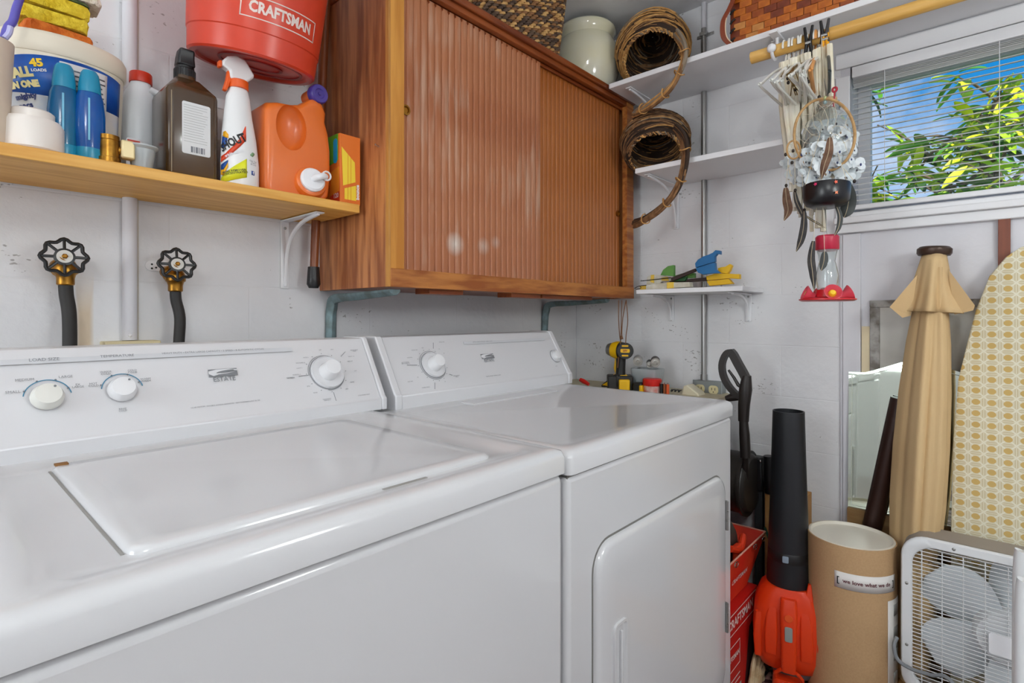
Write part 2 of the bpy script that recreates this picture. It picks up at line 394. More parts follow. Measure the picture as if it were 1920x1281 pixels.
# ================================================================ WASHER AND DRYER
YF, YC, ZCR, YT, ZT, YB = .522, 1.072, .952, 1.15, 1.088, 1.235
EY = Vector((0, YT - YC, ZT - ZCR)).normalized(); CN = Vector((0, -EY.z, EY.y))
def CP(u, v):          # pixel -> point on the sloping console face
    t = (u - 960) / F; d = Vector((fx + t * rx, fy + t * ry, (HY - v) / F)); o = Vector((0, 0, H)); q = Vector((0, YC, ZCR))
    return o + d * ((q - o).dot(CN) / d.dot(CN))
def console(t, x0, x1, zb, cap):
    prof = [(YC - .006, zb), (YC - .006, ZCR - .004), (YC, ZCR), (YT, ZT - .006), (YT + .006, ZT), (YB, ZT), (YB, zb)]
    def ext(a, b, e_=0):
        return [[(x, p[0], p[1]) for p in prof] if not e_ else [(x, p[0] + (-e_ if p[0] < 1.2 else e_), p[1] + (e_ if p[1] > zb + .001 else 0)) for p in prof] for x in (a, b)]
    c = G().loft(ext(x0 + cap, x1 - cap)).obj('console', ENAMEL2, t, bevel=.002)
    for a, b in ((x0, x0 + cap), (x1 - cap, x1)):
        G().loft(ext(a, b, .003)).obj('end_cap', ENAMEL2, t, bevel=.003)
    return c
def knob(t, c, r, h, m, base=None, ind=True):
    M = Matrix((X_, EY, CN)).transposed()
    if base:
        G().lathe([(base, 0), (base, .005), (base * .97, .007), (base * .9, .004), (.002, .004)], 36, c, M).obj('dial', ENAMEL2, t)
        decal(ring(base * 1.0, base * 1.06, 0, 360, 36), mat('dial_grey', (150, 152, 156), .4), t, c, X_, EY, 'dial_rim')
    k = G().lathe([(r * 1.08, .004), (r * 1.08, .008), (r, .012), (r * .93, h - .004), (r * .85, h), (.002, h + .001)], 32, c, M).obj('knob', m, t)
    if ind:
        q = Vector(c) + CN * (h + .0008) + (X_ * .6 + EY * .8).normalized() * r * .7
        G().cyl(q, q + CN * .0006, .0018, n=8).obj('pointer', GREYINK, k)
    return k
def body_box(x0, x1, z0, z1, r=.012): return G().bx(x0, x1, YF + .006, 1.215, z0, z1)

wx0, wx1 = .026, .716
t = thing('washing_machine', 'white top-loading washer under the wooden shelf of detergents', 'washing machine', ((wx0 + wx1) / 2, .87, 0))
body_box(wx0 + .003, wx1 - .003, .02, .8815).obj('body', ENAMEL, t, bevel=.012, seg=4)
for a in (wx0 + .05, wx1 - .05):
    for b in (.58, 1.16): G().cyl((a, b, 0), (a, b, .03), .02).obj('foot', RUBBER, t)
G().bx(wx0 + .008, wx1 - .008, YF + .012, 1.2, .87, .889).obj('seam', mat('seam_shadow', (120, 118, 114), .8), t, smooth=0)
# top deck with a shallow dished recess around the lid
ztop = .925
def rr3(x0, x1, y0, y1, r, z, n=5): return [(p[0], p[1], z) for p in rrect(x1 - x0, y1 - y0, r, n, (x0 + x1) / 2, (y0 + y1) / 2)]
g = G().loft([rr3(wx0, wx1, YF, 1.22, .012, .8855), rr3(wx0, wx1, YF, 1.22, .012, ztop - .014), rr3(wx0 + .004, wx1 - .004, YF + .004, 1.22, .012, ztop - .004),
              rr3(wx0 + .013, wx1 - .013, YF + .013, 1.22, .012, ztop),
              rr3(.070, .668, .560, 1.040, .03, ztop), rr3(.080, .658, .568, 1.034, .028, ztop - .005), rr3(.128, .612, .582, 1.02, .022, ztop - .0055)])
g.obj('top_deck', ENAMEL, t, smooth=60)
lid = G().loft([rr3(.131, .609, .586, 1.016, .02, ztop - .012), rr3(.131, .609, .586, 1.016, .02, ztop - .003), rr3(.137, .603, .592, 1.010, .018, ztop + .0015),
              rr3(.16, .58, .612, .992, .014, ztop + .0005)]).obj('lid', ENAMEL, t, smooth=60)
G().bx(.1275, .1305, .60, 1.0, ztop - .0058, ztop - .0048).obj('lid_seam_shade', mat('gap_shade', (150, 148, 144), .8), t, smooth=0)  # grey strip paints in the subtle shading along the lid seam
G().bx(.135, .150, .998, 1.010, ztop + .001, ztop + .0035).obj('hinge_rust', mat('rust', (140, 98, 52), .8), lid, smooth=0)
G().bx(.40, .47, .578, .5835, ztop - .006, ztop - .0048).obj('lid_grip', mat('gap_shade', (0, 0, 0)), t, smooth=0)
c = console(t, .03, .744, ztop - .002, .013)
# grey band with headings, dials, marks
o = CP(350, 668); bh = .0045
decal(rect(-.3, .196, -bh, bh), GREYBAND, t, CP(360, 664), X_, EY, 'band')
def ct(s, u, v, size, m=GREYINK, al='CENTER', bold=0, name='lettering', sx=1.0): return txt(s, size, m, t, CP(u, v), X_, EY, al, name, bold=bold, lift=.0012, sx=sx)
ct('LOAD SIZE', 83, 675, .0078); ct('TEMPERATURE', 220, 668, .0068, sx=1.1); ct('HEAVY DUTY • EXTRA LARGE CAPACITY • 2 SPEED • 8 AUTOMATIC CYCLES', 405, 659, .0052, sx=1.05)
ct('SMALL', 24, 736, .006); ct('MEDIUM', 46, 713, .006); ct('LARGE', 123, 707, .006); ct('EX\nLARGE', 146, 724, .0052)
ct('WARM\nCOLD', 198, 700, .005); ct('COLD\nCOLD', 248, 697, .005); ct('HOT\nCOLD', 175, 722, .005); ct('WARM\nWARM', 273, 713, .005); ct('RINSE\nCOLD', 230, 769, .0042)
for (u, v) in ((45, 735), (69, 716), (104, 713), (128, 728), (189, 723), (209, 705), (239, 703), (260, 717)):
    decal(circ(.0016, 8), GREYINK, t, CP(u, v), X_, EY, 'tick', lift=.001)
for (u, v, m) in ((90, 745, KNOBY), (230, 731, KNOBW)):
    decal(ring(.0285, .030, 8, 172), BLUEINK, t, CP(u, v), X_, EY, 'dial_arc', lift=.001)
    knob(t, CP(u - 2, v + 2), .0195, .020, m)
def logo(u, v, s):
    o = CP(u, v); m = mat('logo_grey', (126, 128, 132), .5)
    def lens(w_, h_, cx_, cy_, tl_, n=20): return [(cx_ + w_ * math.cos(2 * math.pi * i / n), cy_ + h_ * math.sin(2 * math.pi * i / n) + tl_ * math.cos(2 * math.pi * i / n)) for i in range(n)]
    sc_ = lambda pl: [(a * s, b * s) for a, b in pl]
    decal(sc_(rect(-.026, .026, -.003, .0125)), m, t, o, X_, EY, 'logo_block', lift=.0008)
    decal(sc_([(-.026, .0085), (-.012, .0115), (.010, .0118), (.026, .0095), (.026, .0072), (.016, .0085), (.0, .006), (-.010, .0005), (-.018, -.0016), (-.026, .003)]), ENAMEL2, t, o, X_, EY, 'logo_swoosh', lift=.0012)
    decal(sc_(lens(.0165, .0022, .004, .0066, .0022)), m, t, o, X_, EY, 'logo_lens', lift=.0016)
    decal(sc_([(-.016, .0028), (.006, .0034), (.022, .0048), (.008, .0022), (-.008, .0010)]), ENAMEL2, t, o, X_, EY, 'logo_swoosh', lift=.0016)
    txt('ESTATE', .0125 * s, m, t, CP(u, v) - EY * .0095 * s, X_, EY, bold=.0001, lift=.0012, sx=.98)
logo(419, 703, 1)
ct('1/2 HP MOTOR • DOUBLE ACTION AGITATOR • SELF-CLEANING LINT FILTER', 425, 758, .0036)
kc = CP(612, 699)
decal(ring(.0415, .0425, -100, 185, 40), GREYINK, t, kc, X_, EY, 'dial_arc', lift=.001)
knob(t, kc + X_ * .002, .0195, .032, KNOBW, base=.0385, ind=False)
for (s, u, v) in (('RINSE 6', 573, 671), ('REGULAR 12', 563, 681), ('LIGHT 9', 561, 691), ('NORMAL 6', 556, 703), ('OFF', 600, 657), ('SPIN', 622, 656), ('PERMANENT\nPRESS', 664, 658),
                  ('HEAVY 14', 658, 669), ('MEDIUM', 656, 678), ('OFF', 666, 696), ('RINSE', 660, 717), ('SPIN', 650, 730), ('SPIN', 578, 725), ('RINSE', 591, 737), ('DELICATE 8\nGENTLE 5', 613, 750), ('COLD RINSE ONLY', 682, 741)):
    ct(s, u, v, .0036)
ct('NORMAL', 545, 709, .0042, bold=.0001)
for (a, b) in (((560, 706), (578, 704)), ((639, 669), (647, 660)), ((625, 736), (630, 752))):
    p, q = CP(*a), CP(*b); G().cyl(p + CN * .001, q + CN * .001, .0006, n=4).obj('tick_line', GREYINK, t)
for a in range(0, 360, 30):
    decal(circ(.001, 6), GREYINK, t, kc + X_ * .047 * math.cos(R(a)) + EY * .047 * math.sin(R(a)), X_, EY, 'tick', lift=.001)

dx0, dx1, dz = .722, 1.466, .917
t = thing('clothes_dryer', 'white front-loading dryer with door beside the washer', 'dryer', ((dx0 + dx1) / 2, .87, 0))
body_box(dx0 + .002, dx1 - .002, .02, dz - .044).obj('body', ENAMEL, t, bevel=.010, seg=4)
for a in (dx0 + .05, dx1 - .05):
    for b in (.58, 1.16): G().cyl((a, b, 0), (a, b, .03), .02).obj('foot', RUBBER, t)
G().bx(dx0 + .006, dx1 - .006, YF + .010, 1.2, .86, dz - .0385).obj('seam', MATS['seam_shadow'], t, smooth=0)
g = G().loft([rr3(dx0, dx1, YF, 1.22, .012, dz - .040), rr3(dx0, dx1, YF, 1.22, .012, dz - .013), rr3(dx0 + .004, dx1 - .004, YF + .004, 1.22, .012, dz - .004),
              rr3(dx0 + .013, dx1 - .013, YF + .013, 1.22, .012, dz), rr3(dx0 + .03, dx1 - .03, YF + .03, 1.03, .03, dz), rr3(dx0 + .042, dx1 - .042, YF + .045, 1.02, .03, dz - .003)])
g.obj('top_panel', ENAMEL, t, smooth=60)
G().bx(.95, 1.3, .985, 1.045, dz - .0035, dz + .0015).obj('lint_screen_lid', ENAMEL, t, bevel=.0012)
console(t, .768, 1.486, dz - .002, .02)
decal(rect(-.17, .2, -.004, .004), GREYBAND, t, CP(945, 640), X_, EY, 'band')
ct('EXTRA LARGE CAPACITY • HEAVY DUTY', 905, 641, .0045)
kc = CP(811, 685)
decal(ring(.0405, .0415, 0, 360, 40), GREYINK, t, kc, X_, EY, 'dial_arc', lift=.001)
knob(t, kc + X_ * .002, .0190, .032, KNOBW, base=.036, ind=False)
for (s, u, v) in (('TIMED DRY', 828, 642), ('OFF', 792, 653), ('MORE DRY', 777, 657), ('NORMAL', 768, 671), ('AUTOMATIC\nDRY NORMAL', 760, 681), ('LESS DRY', 769, 716), ('PERMANENT\nPRESS', 856, 706), ('TUMBLE PRESS', 798, 727),
                  ('START', 1043, 687), ('50', 823, 655), ('40', 832, 663), ('30', 783, 708), ('20', 834, 716)):
    ct(s, u, v, .0040)
for a in range(10, 360, 24):
    decal(circ(.0011, 6), GREYINK, t, kc + X_ * .046 * math.cos(R(a)) + EY * .046 * math.sin(R(a)), X_, EY, 'tick', lift=.001)
for (a, b) in (((812, 654), (812, 643)), ((782, 685), (763, 685)), ((842, 702), (848, 704)), ((815, 718), (815, 730))):
    G().cyl(CP(*a) + CN * .001, CP(*b) + CN * .001, .0006, n=4).obj('tick_line', GREYINK, t)
logo(915, 671, 1.0)
ct('ELECTRIC DRYER • WRINKLE GUARD', 925, 705, .0036)
knob(t, CP(1041, 668), .016, .014, KNOBW, base=.022, ind=False)
# door, set nearly flush in the front with a rounded outline
g = G(); w_, h_ = .598, .545; cx, cz = 1.098, .4635
def dl(ins, yy, r): return [(p[0], yy, p[1]) for p in rrect(w_ - 2 * ins, h_ - 2 * ins, r, 8, cx, cz)]
g.loft([dl(0, YF + .012, .05), dl(0, YF + .0015, .05), dl(.004, YF - .004, .048), dl(.012, YF - .006, .042), dl(.06, YF - .005, .03)])
door = g.obj('door', ENAMEL, t, smooth=60)
decal(rrect(w_ + .008, h_ + .008, .054, 8, 0, 0), MATS['seam_shadow'], t, (cx, YF + .0058, cz), X_, Z_, 'door_gap', lift=.0001)
g = G(); hx, hz = .872, .455
def hl(ins, yy): return [(p[0], yy, p[1]) for p in rrect(.05 - 2 * ins, .25 - 2 * ins, max(.003, .012 - ins), 4, hx, hz)]
g.loft([hl(0, YF - .004), hl(0, YF - .0095), hl(.006, YF - .0095), hl(.010, YF - .0052), hl(.0105, YF - .0051)])
hd = g.obj('door_handle', ENAMEL, door, bevel=.001)
G().bx(hx - .002, hx + .004, YF - .011, YF - .005, hz - .108, hz + .108).obj('grip_rib', ENAMEL, door, bevel=.0015)
for z in (.630, .368):
    G().bx(1.3925, 1.402, YF - .0075, YF + .004, z - .037, z + .037).obj('hinge', STEEL, door, bevel=.001)
    for k in range(3): G().cyl((1.3945, YF - .008, z - .037 + k * .026), (1.3945, YF - .008, z - .015 + k * .026), .004, n=8).obj('hinge_knuckle', STEEL, door)
# ================================================================ WALL CABINET
cx0, cx1, cy0, cz0, cz1 = .755, 1.917, 1.075, 1.212, 2.0
t = thing('wall_cabinet', 'brown wooden wall cabinet with two reeded sliding doors', 'cabinet', ((cx0 + cx1) / 2, 1.24, cz0))
G().bx(cx0, cx0 + .018, cy0 + .012, YW, cz0, cz1 - .02).obj('side_panel', WOOD, t, bevel=.001)
G().bx(cx1 - .018, cx1, cy0 + .012, YW, cz0, cz1 - .02).obj('side_panel', WOOD, t, bevel=.001)
G().bx(cx0 + .018, cx1 - .018, cy0 + .02, YW, cz0 + .004, cz0 + .022).obj('bottom_panel', CROWN, t)
G().bx(cx0 - .004, cx1 + .004, cy0 - .008, YW, cz1 - .02, cz1).obj('top_panel', CROWN, t, bevel=.004)
G().bx(cx0 + .018, cx1 - .018, YW - .012, YW - .002, cz0 + .02, cz1 - .02).obj('back_panel', WOOD, t)
G().bx(cx0, cx0 + .006, cy0, cy0 + .012, cz0, cz1 - .02).obj('edge_strip', mat('edge_wood', (196, 138, 66), .5, c2=(170, 112, 52), nscale=9, stretch=(5, 5, .8)), t)
G().bx(cx0 + .006, cx0 + .046, cy0, cy0 + .022, cz0 + .044, cz1 - .02).obj('stile', STILE, t, bevel=.001)
G().bx(cx1 - .05, cx1, cy0, cy0 + .022, cz0 + .044, cz1 - .02).obj('stile', RAIL, t, bevel=.001)
G().bx(cx0 + .006, cx1, cy0 - .002, cy0 + .022, cz0, cz0 + .044).obj('rail', RAIL, t, bevel=.001)
G().bx(cx0 + .006, cx1, cy0 + .002, cy0 + .022, cz1 - .036, cz1 - .02).obj('rail', CROWN, t, bevel=.002)
G().bx(cx0 + .02, cx1 - .02, cy0 + .022, cy0 + .03, cz1 - .046, cz1 - .036).obj('door_track', CROWN, t, bevel=.002)
def slatmesh(wd, ht, m):
    q = []
    for (a, b) in ((-.47, 0), (-.40, -.0018), (-.2, -.0024), (.2, -.0024), (.40, -.0018), (.47, 0)): q.append((a * wd, b))
    q += [(wd * .5, .003), (-wd * .5, .003)]
    return G().loft([[(p[0], p[1], 0) for p in q], [(p[0], p[1], ht) for p in q]]).mesh('slat', m, smooth=50)
dz0, dz1 = cz0 + .046, cz1 - .038
for (a, b, yy, n, m, px, pz) in ((cx0 + .046, 1.358, cy0 + .024, 24, TAMB, cx0 + .065, 1.655), (1.34, cx1 - .05, cy0 + .036, 23, TAMB2, cx1 - .066, 1.545)):
    d = G().bx(a, b, yy + .001, yy + .006, dz0, dz1).obj('sliding_door', m, t, smooth=0)
    wd = (b - a) / n; me = slatmesh(wd, dz1 - dz0, m)
    for i in range(n): inst('slat', me, d, (a + wd * (i + .5), yy, dz0))
    M = Matrix(((1, 0, 0), (0, 0, -1), (0, 1, 0)))
    G().lathe([(.011, .0), (.013, .004), (.013, .006), (.009, .006), (.008, .002), (.001, .002)], 20, (px, yy - .001, pz), M).obj('finger_pull', BRASS, d)
# rubbed pale wear marks on the left door
WEAR = mat('wear_pale', (214, 196, 178), .7)
for k in range(2):
    pass
G().cyl((cx0, 1.115, 1.553), (cx0 - .010, 1.115, 1.556), .0022, n=8).obj('screw', CHROME, t)
for (a, b) in ((.90, 1.02), (1.22, 1.36), (1.37, 1.66)):
    G().bx(a, b, 1.10, 1.16, cz0 - .012, cz0 + .004).obj('cleat', CROWN, t, bevel=.001)
# steel brackets under the cabinet
for (x, lb) in ((.785, 'teal-grey steel bracket under cabinet end nearest the shelf'), (1.748, 'dark grey steel bracket under cabinet end beside the drill')):
    b = thing('steel_bracket', lb, 'bracket', (x, YW, 1.05))
    arm = [(1.115, cz0 - .012), (YW - .03, cz0 - .012), (YW - .004, cz0 - .04), (YW - .004, 1.04)]
    pts = curve([(x, 1.09, cz0 - .008), (x, 1.25, cz0 - .012), (x, YW - .035, cz0 - .016), (x, YW - .012, cz0 - .05), (x, YW - .008, 1.12), (x, YW - .008, 1.03)], 5)
    lps = []
    for i, p in enumerate(pts):
        a = pts[max(i - 1, 0)]; q = pts[min(i + 1, len(pts) - 1)]; tt = (q - a).normalized(); nn = Vector((0, -tt.z, tt.y))
        k = .007 + .005 * math.sin(math.pi * i / (len(pts) - 1))
        lps.append([p + X_ * .016 + nn * .003, p - X_ * .016 + nn * .003, p - X_ * .016 - nn * .003, p - X_ * .005 - nn * k * 1.6, p + X_ * .005 - nn * k * 1.6, p + X_ * .016 - nn * .003])
    G().loft(lps).obj('arm', TEAL, b, bevel=.001)
    for z in (1.06, 1.13): G().ell((x, YW - .018, z), (.005, .004, .005), 8, 4).obj('screw', STEEL, b)

# ================================================================ PINE SHELF ON THE BACK WALL
SZ = 1.416; SF = 1.166
t = thing('pine_shelf', 'long pine shelf board holding cleaning products', 'shelf', (.25, YW, SZ - .022))
G().bx(-.42, .735, SF, YW - .001, SZ - .021, SZ).obj('board', PINE, t, bevel=.0015)
def shelf_bracket(lb, base, ex, dep, hgt, m=WHITE, name='shelf_bracket'):
    # L bracket: base = corner under shelf at the wall, ex = direction out of the wall
    base, ex = Vector(base), Vector(ex).normalized(); sd = Z_.cross(ex)
    b = thing(name, lb, 'bracket', base)
    def flat(pts, wd, th):
        lps = []
        for i, p in enumerate(pts):
            a = pts[max(i - 1, 0)]; q = pts[min(i + 1, len(pts) - 1)]; tt = (q - a).normalized(); nn = tt.cross(sd)
            lps.append([p + sd * wd / 2 + nn * th, p - sd * wd / 2 + nn * th, p - sd * wd / 2 - nn * th, p + sd * wd / 2 - nn * th])
        return G().loft(lps)
    flat([base + ex * .003 - Z_ * .003, base + ex * dep - Z_ * .003], .022, .0015).obj('arm', m, b, bevel=.0008)
    flat([base + ex * .003 - Z_ * .003, base + ex * .003 - Z_ * hgt], .022, .0015).obj('leg', m, b, bevel=.0008)
    pts = curve([base + ex * (dep * .95) - Z_ * .005, base + ex * (dep * .5) - Z_ * (hgt * .10), base + ex * (dep * .2) - Z_ * (hgt * .28), base + ex * (dep * .07) - Z_ * (hgt * .55), base + ex * .006 - Z_ * (hgt * .97)], 5)
    flat(pts, .007, .004).obj('rib', m, b, bevel=.001)
    for k in (.12, .95): G().ell(base + ex * .005 - Z_ * hgt * k, (.004, .004, .004), 8, 4).obj('screw', STEEL, b)
    return b
shelf_bracket('white L bracket under the end of the pine shelf', (.655, YW, SZ - .0215), (0, -1, 0), .19, .18)

# ---- things on the pine shelf
def lab(o, ex, ey, wd, ht, m, parent, name='label', r=.006): return decal(rrect(wd, ht, r, 4), m, parent, o, ex, ey, name)
def lines(o, ex, ey, wd, n, step, m, parent, name='print_lines', th=.0008):
    q = G(); ex, ey, o = Vector(ex), Vector(ey), Vector(o); nn = ex.cross(ey)
    for i in range(n):
        a = o - ey * (i * step) + nn * .0008; L2 = wd * random.uniform(.75, 1)
        q.prism(rect(-wd / 2, -wd / 2 + L2, 0, th), a, ex, ey, .0002)
    return q.obj(name, m, parent, smooth=0)
# cup with toothbrush
p = P(-27, 200, y=1.205); p.z = SZ
t = thing('plastic_cup', 'tall translucent beige tumbler at the end of the shelf', 'cup', p)
G().lathe([(.027, 0), (.030, .06), (.0345, .168), (.0325, .168), (.028, .06), (.025, .004), (.001, .004)], 28, p).obj('wall', mat('beige_plastic', (222, 204, 184), .4, trans=.15), t)
t = thing('toothbrush', 'purple and lavender toothbrush leaning in the beige cup', 'toothbrush', (p.x, p.y, SZ + .01))
pts = curve([p + Vector((.002, 0, .02)), P(6, 75, y=1.205), P(24, 40, y=1.205), P(31, 15, y=1.205), P(40, -8, y=1.205), P(52, -30, y=1.205)], 5)
G().tube(pts, [.0042 + .002 * math.sin(math.pi * i / (len(pts) - 1)) for i in range(len(pts))], 10).obj('handle', mat('toothbrush_purple', (92, 84, 176), .35), t)
G().tube(curve([P(9, 72, y=1.199), P(17, 62, y=1.199), P(20, 50, y=1.199)], 4), .0042, 8).obj('grip', mat('lavender', (186, 184, 226), .4), t)
G().box(pts[-1] + Vector((.004, 0, .004)), (.012, .010, .02)).obj('bristles', WHITE, t, kind='stuff')
# white jar
p = P(60, 250, y=1.212); p.z = SZ
t = thing('cream_jar', 'short round white cream jar in front of the wipes tub', 'jar', p)
G().lathe([(.039, 0), (.0425, .004), (.0425, .046), (.038, .054), (.030, .055), (.030, .068), (.027, .0705), (.001, .0705)], 32, p).obj('body', mat('white_jar', (236, 228, 220), .35), t)
# wipes tub
p = Vector((.186, 1.305, SZ)); fc = (-p).normalized(); fc.z = 0; fc.normalize()
TUBM = mat('tub_plastic', (226, 216, 196), .4)
t = thing('detergent_tub', 'large oval white tub with a blue label and yellow base', 'tub', p)
ta, tb = .098, .072
def tubpt(a, k, z):   # a: angle, front = -90
    return p + Vector((ta * k * math.cos(a), tb * k * math.sin(a), z))
def tubloop(k, z, n=48): return [tubpt(2 * math.pi * i / n, k, z) for i in range(n)]
G().loft([tubloop(.86, 0), tubloop(.90, .004), tubloop(.97, .19), tubloop(.97, .192)]).obj('body', TUBM, t, smooth=50)
G().loft([tubloop(.99, .188), tubloop(1.02, .192), tubloop(1.02, .217), tubloop(.98, .2245), tubloop(.9, .2272)]).obj('lid', TUBM, t, smooth=50)
def tubband(a0, a1, z0, z1, m, name, lift=1.004, top=None, n=24):
    q = G(); rows = [[], []]
    for i in range(n + 1):
        a = R(a0 + (a1 - a0) * i / n); 
        for j, z in enumerate((z0, z1 if top is None else top(i / n))):
            k = (.90 + .07 * z / .2) * lift
            rows[j].append(tubpt(a, k, z))
    return q.loft(rows, cap=False, closed=False).obj(name, m, t, solid=.0006)
tubband(-165, -28, .112, .190, mat('label_blue', (16, 66, 152), .4, c2=(28, 98, 186), nscale=14), 'label', top=lambda s: .142 + .042 * math.sin(math.pi * min(1, .12 + s * .62)) ** .6)
tubband(-165, -28, .035, .112, mat('label_fade', (214, 206, 196), .45, c2=(190, 198, 210), nscale=20), 'label')
tubband(-165, -28, .004, .034, mat('label_yellow', (226, 178, 20), .4), 'label')
tubband(-98, -52, .062, .178, mat('paper_white', (222, 222, 222), .5), 'label_panel', 1.011, n=10)
for i in range(12): tubband(-97 + random.uniform(0, 3), -54 - random.uniform(0, 5), .165 - i * .0085, .1676 - i * .0085, mat('print_grey', (110, 112, 120), .6), 'print_line', 1.017, n=6)
for i in range(7): tubband(-66 + i * 1.7, -65.2 + i * 1.7, .04, .06, mat('print_black', (30, 30, 32), .6), 'barcode_bar', 1.012, n=1)
def tubtext(s, size, a, z, m, tilt=0, bold=0, sx=1):
    def bend(x, y):
        xr = x * math.cos(tilt) - y * math.sin(tilt); yr = x * math.sin(tilt) + y * math.cos(tilt)
        return tubpt(R(a) + xr / .088, (.90 + .07 * (z + yr) / .2) * 1.022, z + yr)
    return txt(s, size, m, t, p, X_, Z_, bend=bend, bold=bold, sx=sx)
tubtext('45', .018, -117, .166, mat('yellow_print', (250, 206, 24), .5), .2, .0009)
tubtext('LOADS', .0065, -115, .154, WHITE, .2, .0003)
tubtext('ALL', .022, -130, .146, mat('cream_print', (226, 212, 150), .5), .25, .0016, .8)
tubtext('IN ONE', .015, -128, .126, mat('cream_print', (0, 0, 0)), .25, .0012, .8)
tubtext('mighty', .013, -127, .106, mat('navy_print', (30, 44, 100), .5), .3, .0006, .9)
tubtext('pacs', .013, -127, .090, mat('navy_print', (0, 0, 0)), .3, .0006, .9)
# sponges on the tub
ZS = SZ + .2275
for i, (zz, th, c1, c2, dx, rot, lb) in enumerate(((0, .022, (196, 90, 16), (222, 122, 40), .0, 6, 'orange sponge at the bottom of the stack on the tub'),
                                     (.022, .026, (206, 170, 20), (236, 208, 60), -.004, -4, 'crushed yellow sponge in the middle of the stack'),
                                     (.048, .028, (214, 180, 24), (240, 212, 60), -.004, 4, 'yellow sponge with green scouring pad'),
                                     (.0805, .02, (206, 190, 166), (232, 222, 206), .014, -3, 'worn beige sponge on top of the stack'))):
    cc = Vector((.176 + dx, 1.292, ZS + zz))
    s = thing('sponge', lb, 'sponge', cc, 'sponges stacked on the tub', local=True, rot=(0, 0, R(rot)))
    def wob(z, k): return [(q[0] + random.uniform(-.002, .002), q[1] + random.uniform(-.002, .002), z + random.uniform(-.0012, .0012)) for q in rrect(.098 * k, .064 * k, .01, 5)]
    G().loft([wob(.002, .95), wob(th * .3, 1), wob(th * .7, 1.0), wob(th - .002, .96)]).obj('foam', mat('sponge%d' % i, c1, .9, c2=c2, nscale=60, bump=.6, bscale=160), s)
    if i == 2: G().loft([wob(th, .99), wob(th + .0045, .98)]).obj('scouring_pad', mat('scour_green', (52, 74, 44), .95, c2=(90, 104, 60), nscale=90), s)
# two blue bottles
BB = mat('blue_bottle_liquid', (14, 92, 160), .15, trans=.3, c2=(20, 130, 170), nscale=9, stretch=(1, 1, .3)); BC = mat('blue_cap', (26, 140, 176), .3)
for (u, y, m, lb, h) in ((120, 1.222, BB, 'teal-blue lotion bottle beside the white jar', .168), (168, 1.215, mat('blue_bottle_deep', (16, 84, 176), .15, trans=.25, c2=(10, 110, 190), nscale=7), 'deep blue lotion bottle next to the brass fitting', .166)):
    p = P(u, 200, y=y); p.z = SZ
    t = thing('lotion_bottle', lb, 'bottle', p, 'blue lotion bottles')
    G().lathe([(.019, 0), (.021, .004), (.0205, .026)], 24, p, sy=.75).obj('foot_band', BC, t)
    G().lathe([(.0205, .026), (.0235, .06), (.0235, .085), (.0205, .115), (.0165, .128)], 24, p, sy=.75).obj('body', m, t)
    G().lathe([(.0172, .126), (.0165, .14), (.0135, h - .006), (.010, h), (.001, h + .001)], 24, p, sy=.8).obj('cap', BC, t)
    lab(p + Vector((-.004, -.0185, .075)), X_, Z_, .003, .075, mat('pale_print', (120, 190, 220), .5), t, 'print', .001)
# brass fitting, label tag, clear cup
p = P(204, 280, y=1.21); p.z = SZ
t = thing('brass_fitting', 'brass pipe fitting with a pale square cap', 'fitting', p)
G().lathe([(.0185, 0), (.0185, .014), (.016, .015), (.016, .042), (.0155, .046), (.0165, .047), (.0165, .055), (.001, .055)], 24, p).obj('body', BRASS, t)
G().box(p + Vector((.027, -.004, .034)), (.022, .02, .034)).obj('square_cap', mat('pale_brass', (226, 208, 160), .3, .3), t, bevel=.003)
G().cyl(p + Vector((.01, 0, .03)), p + Vector((.022, -.002, .032)), .009).obj('neck', BRASS, t)
p = P(266, 290, y=1.215); p.z = SZ
t = thing('measuring_cup', 'small clear plastic dosing cup beside the white jug', 'cup', p)
G().lathe([(.016, 0), (.022, .042), (.027, .046), (.027, .049), (.0205, .043), (.0145, .002), (.001, .002)], 28, p).obj('cup_wall', FROST, t)
# white jug with red cap
p = P(264, 200, y=1.356); p.z = SZ
JW = mat('milky_plastic', (238, 242, 246), .35)
t = thing('bleach_jug', 'milky white plastic jug with a red cap', 'jug', p)
G().lathe([(.034, 0), (.037, .006), (.037, .13), (.035, .16), (.030, .195), (.0195, .215), (.0185, .222)], 28, p, sy=.9).obj('body', JW, t)
G().lathe([(.0205, .220), (.021, .223), (.0205, .240), (.019, .242), (.001, .242)], 28, p).obj('cap', mat('cap_red', (206, 52, 24), .4), t)
G().tube(curve([p + Vector((.012, -.02, .205)), p + Vector((.036, -.026, .190)), p + Vector((.045, -.024, .15)), p + Vector((.040, -.018, .125))], 5), .0075, 10).obj('handle', JW, t)
lab(p + Vector((-.02, -.040, .06)), X_, Z_, .03, .06, WHITE, t); lab(p + Vector((-.022, -.0405, .083)), X_, Z_, .022, .006, mat('cap_red', (0, 0, 0)), t, 'print', .001)
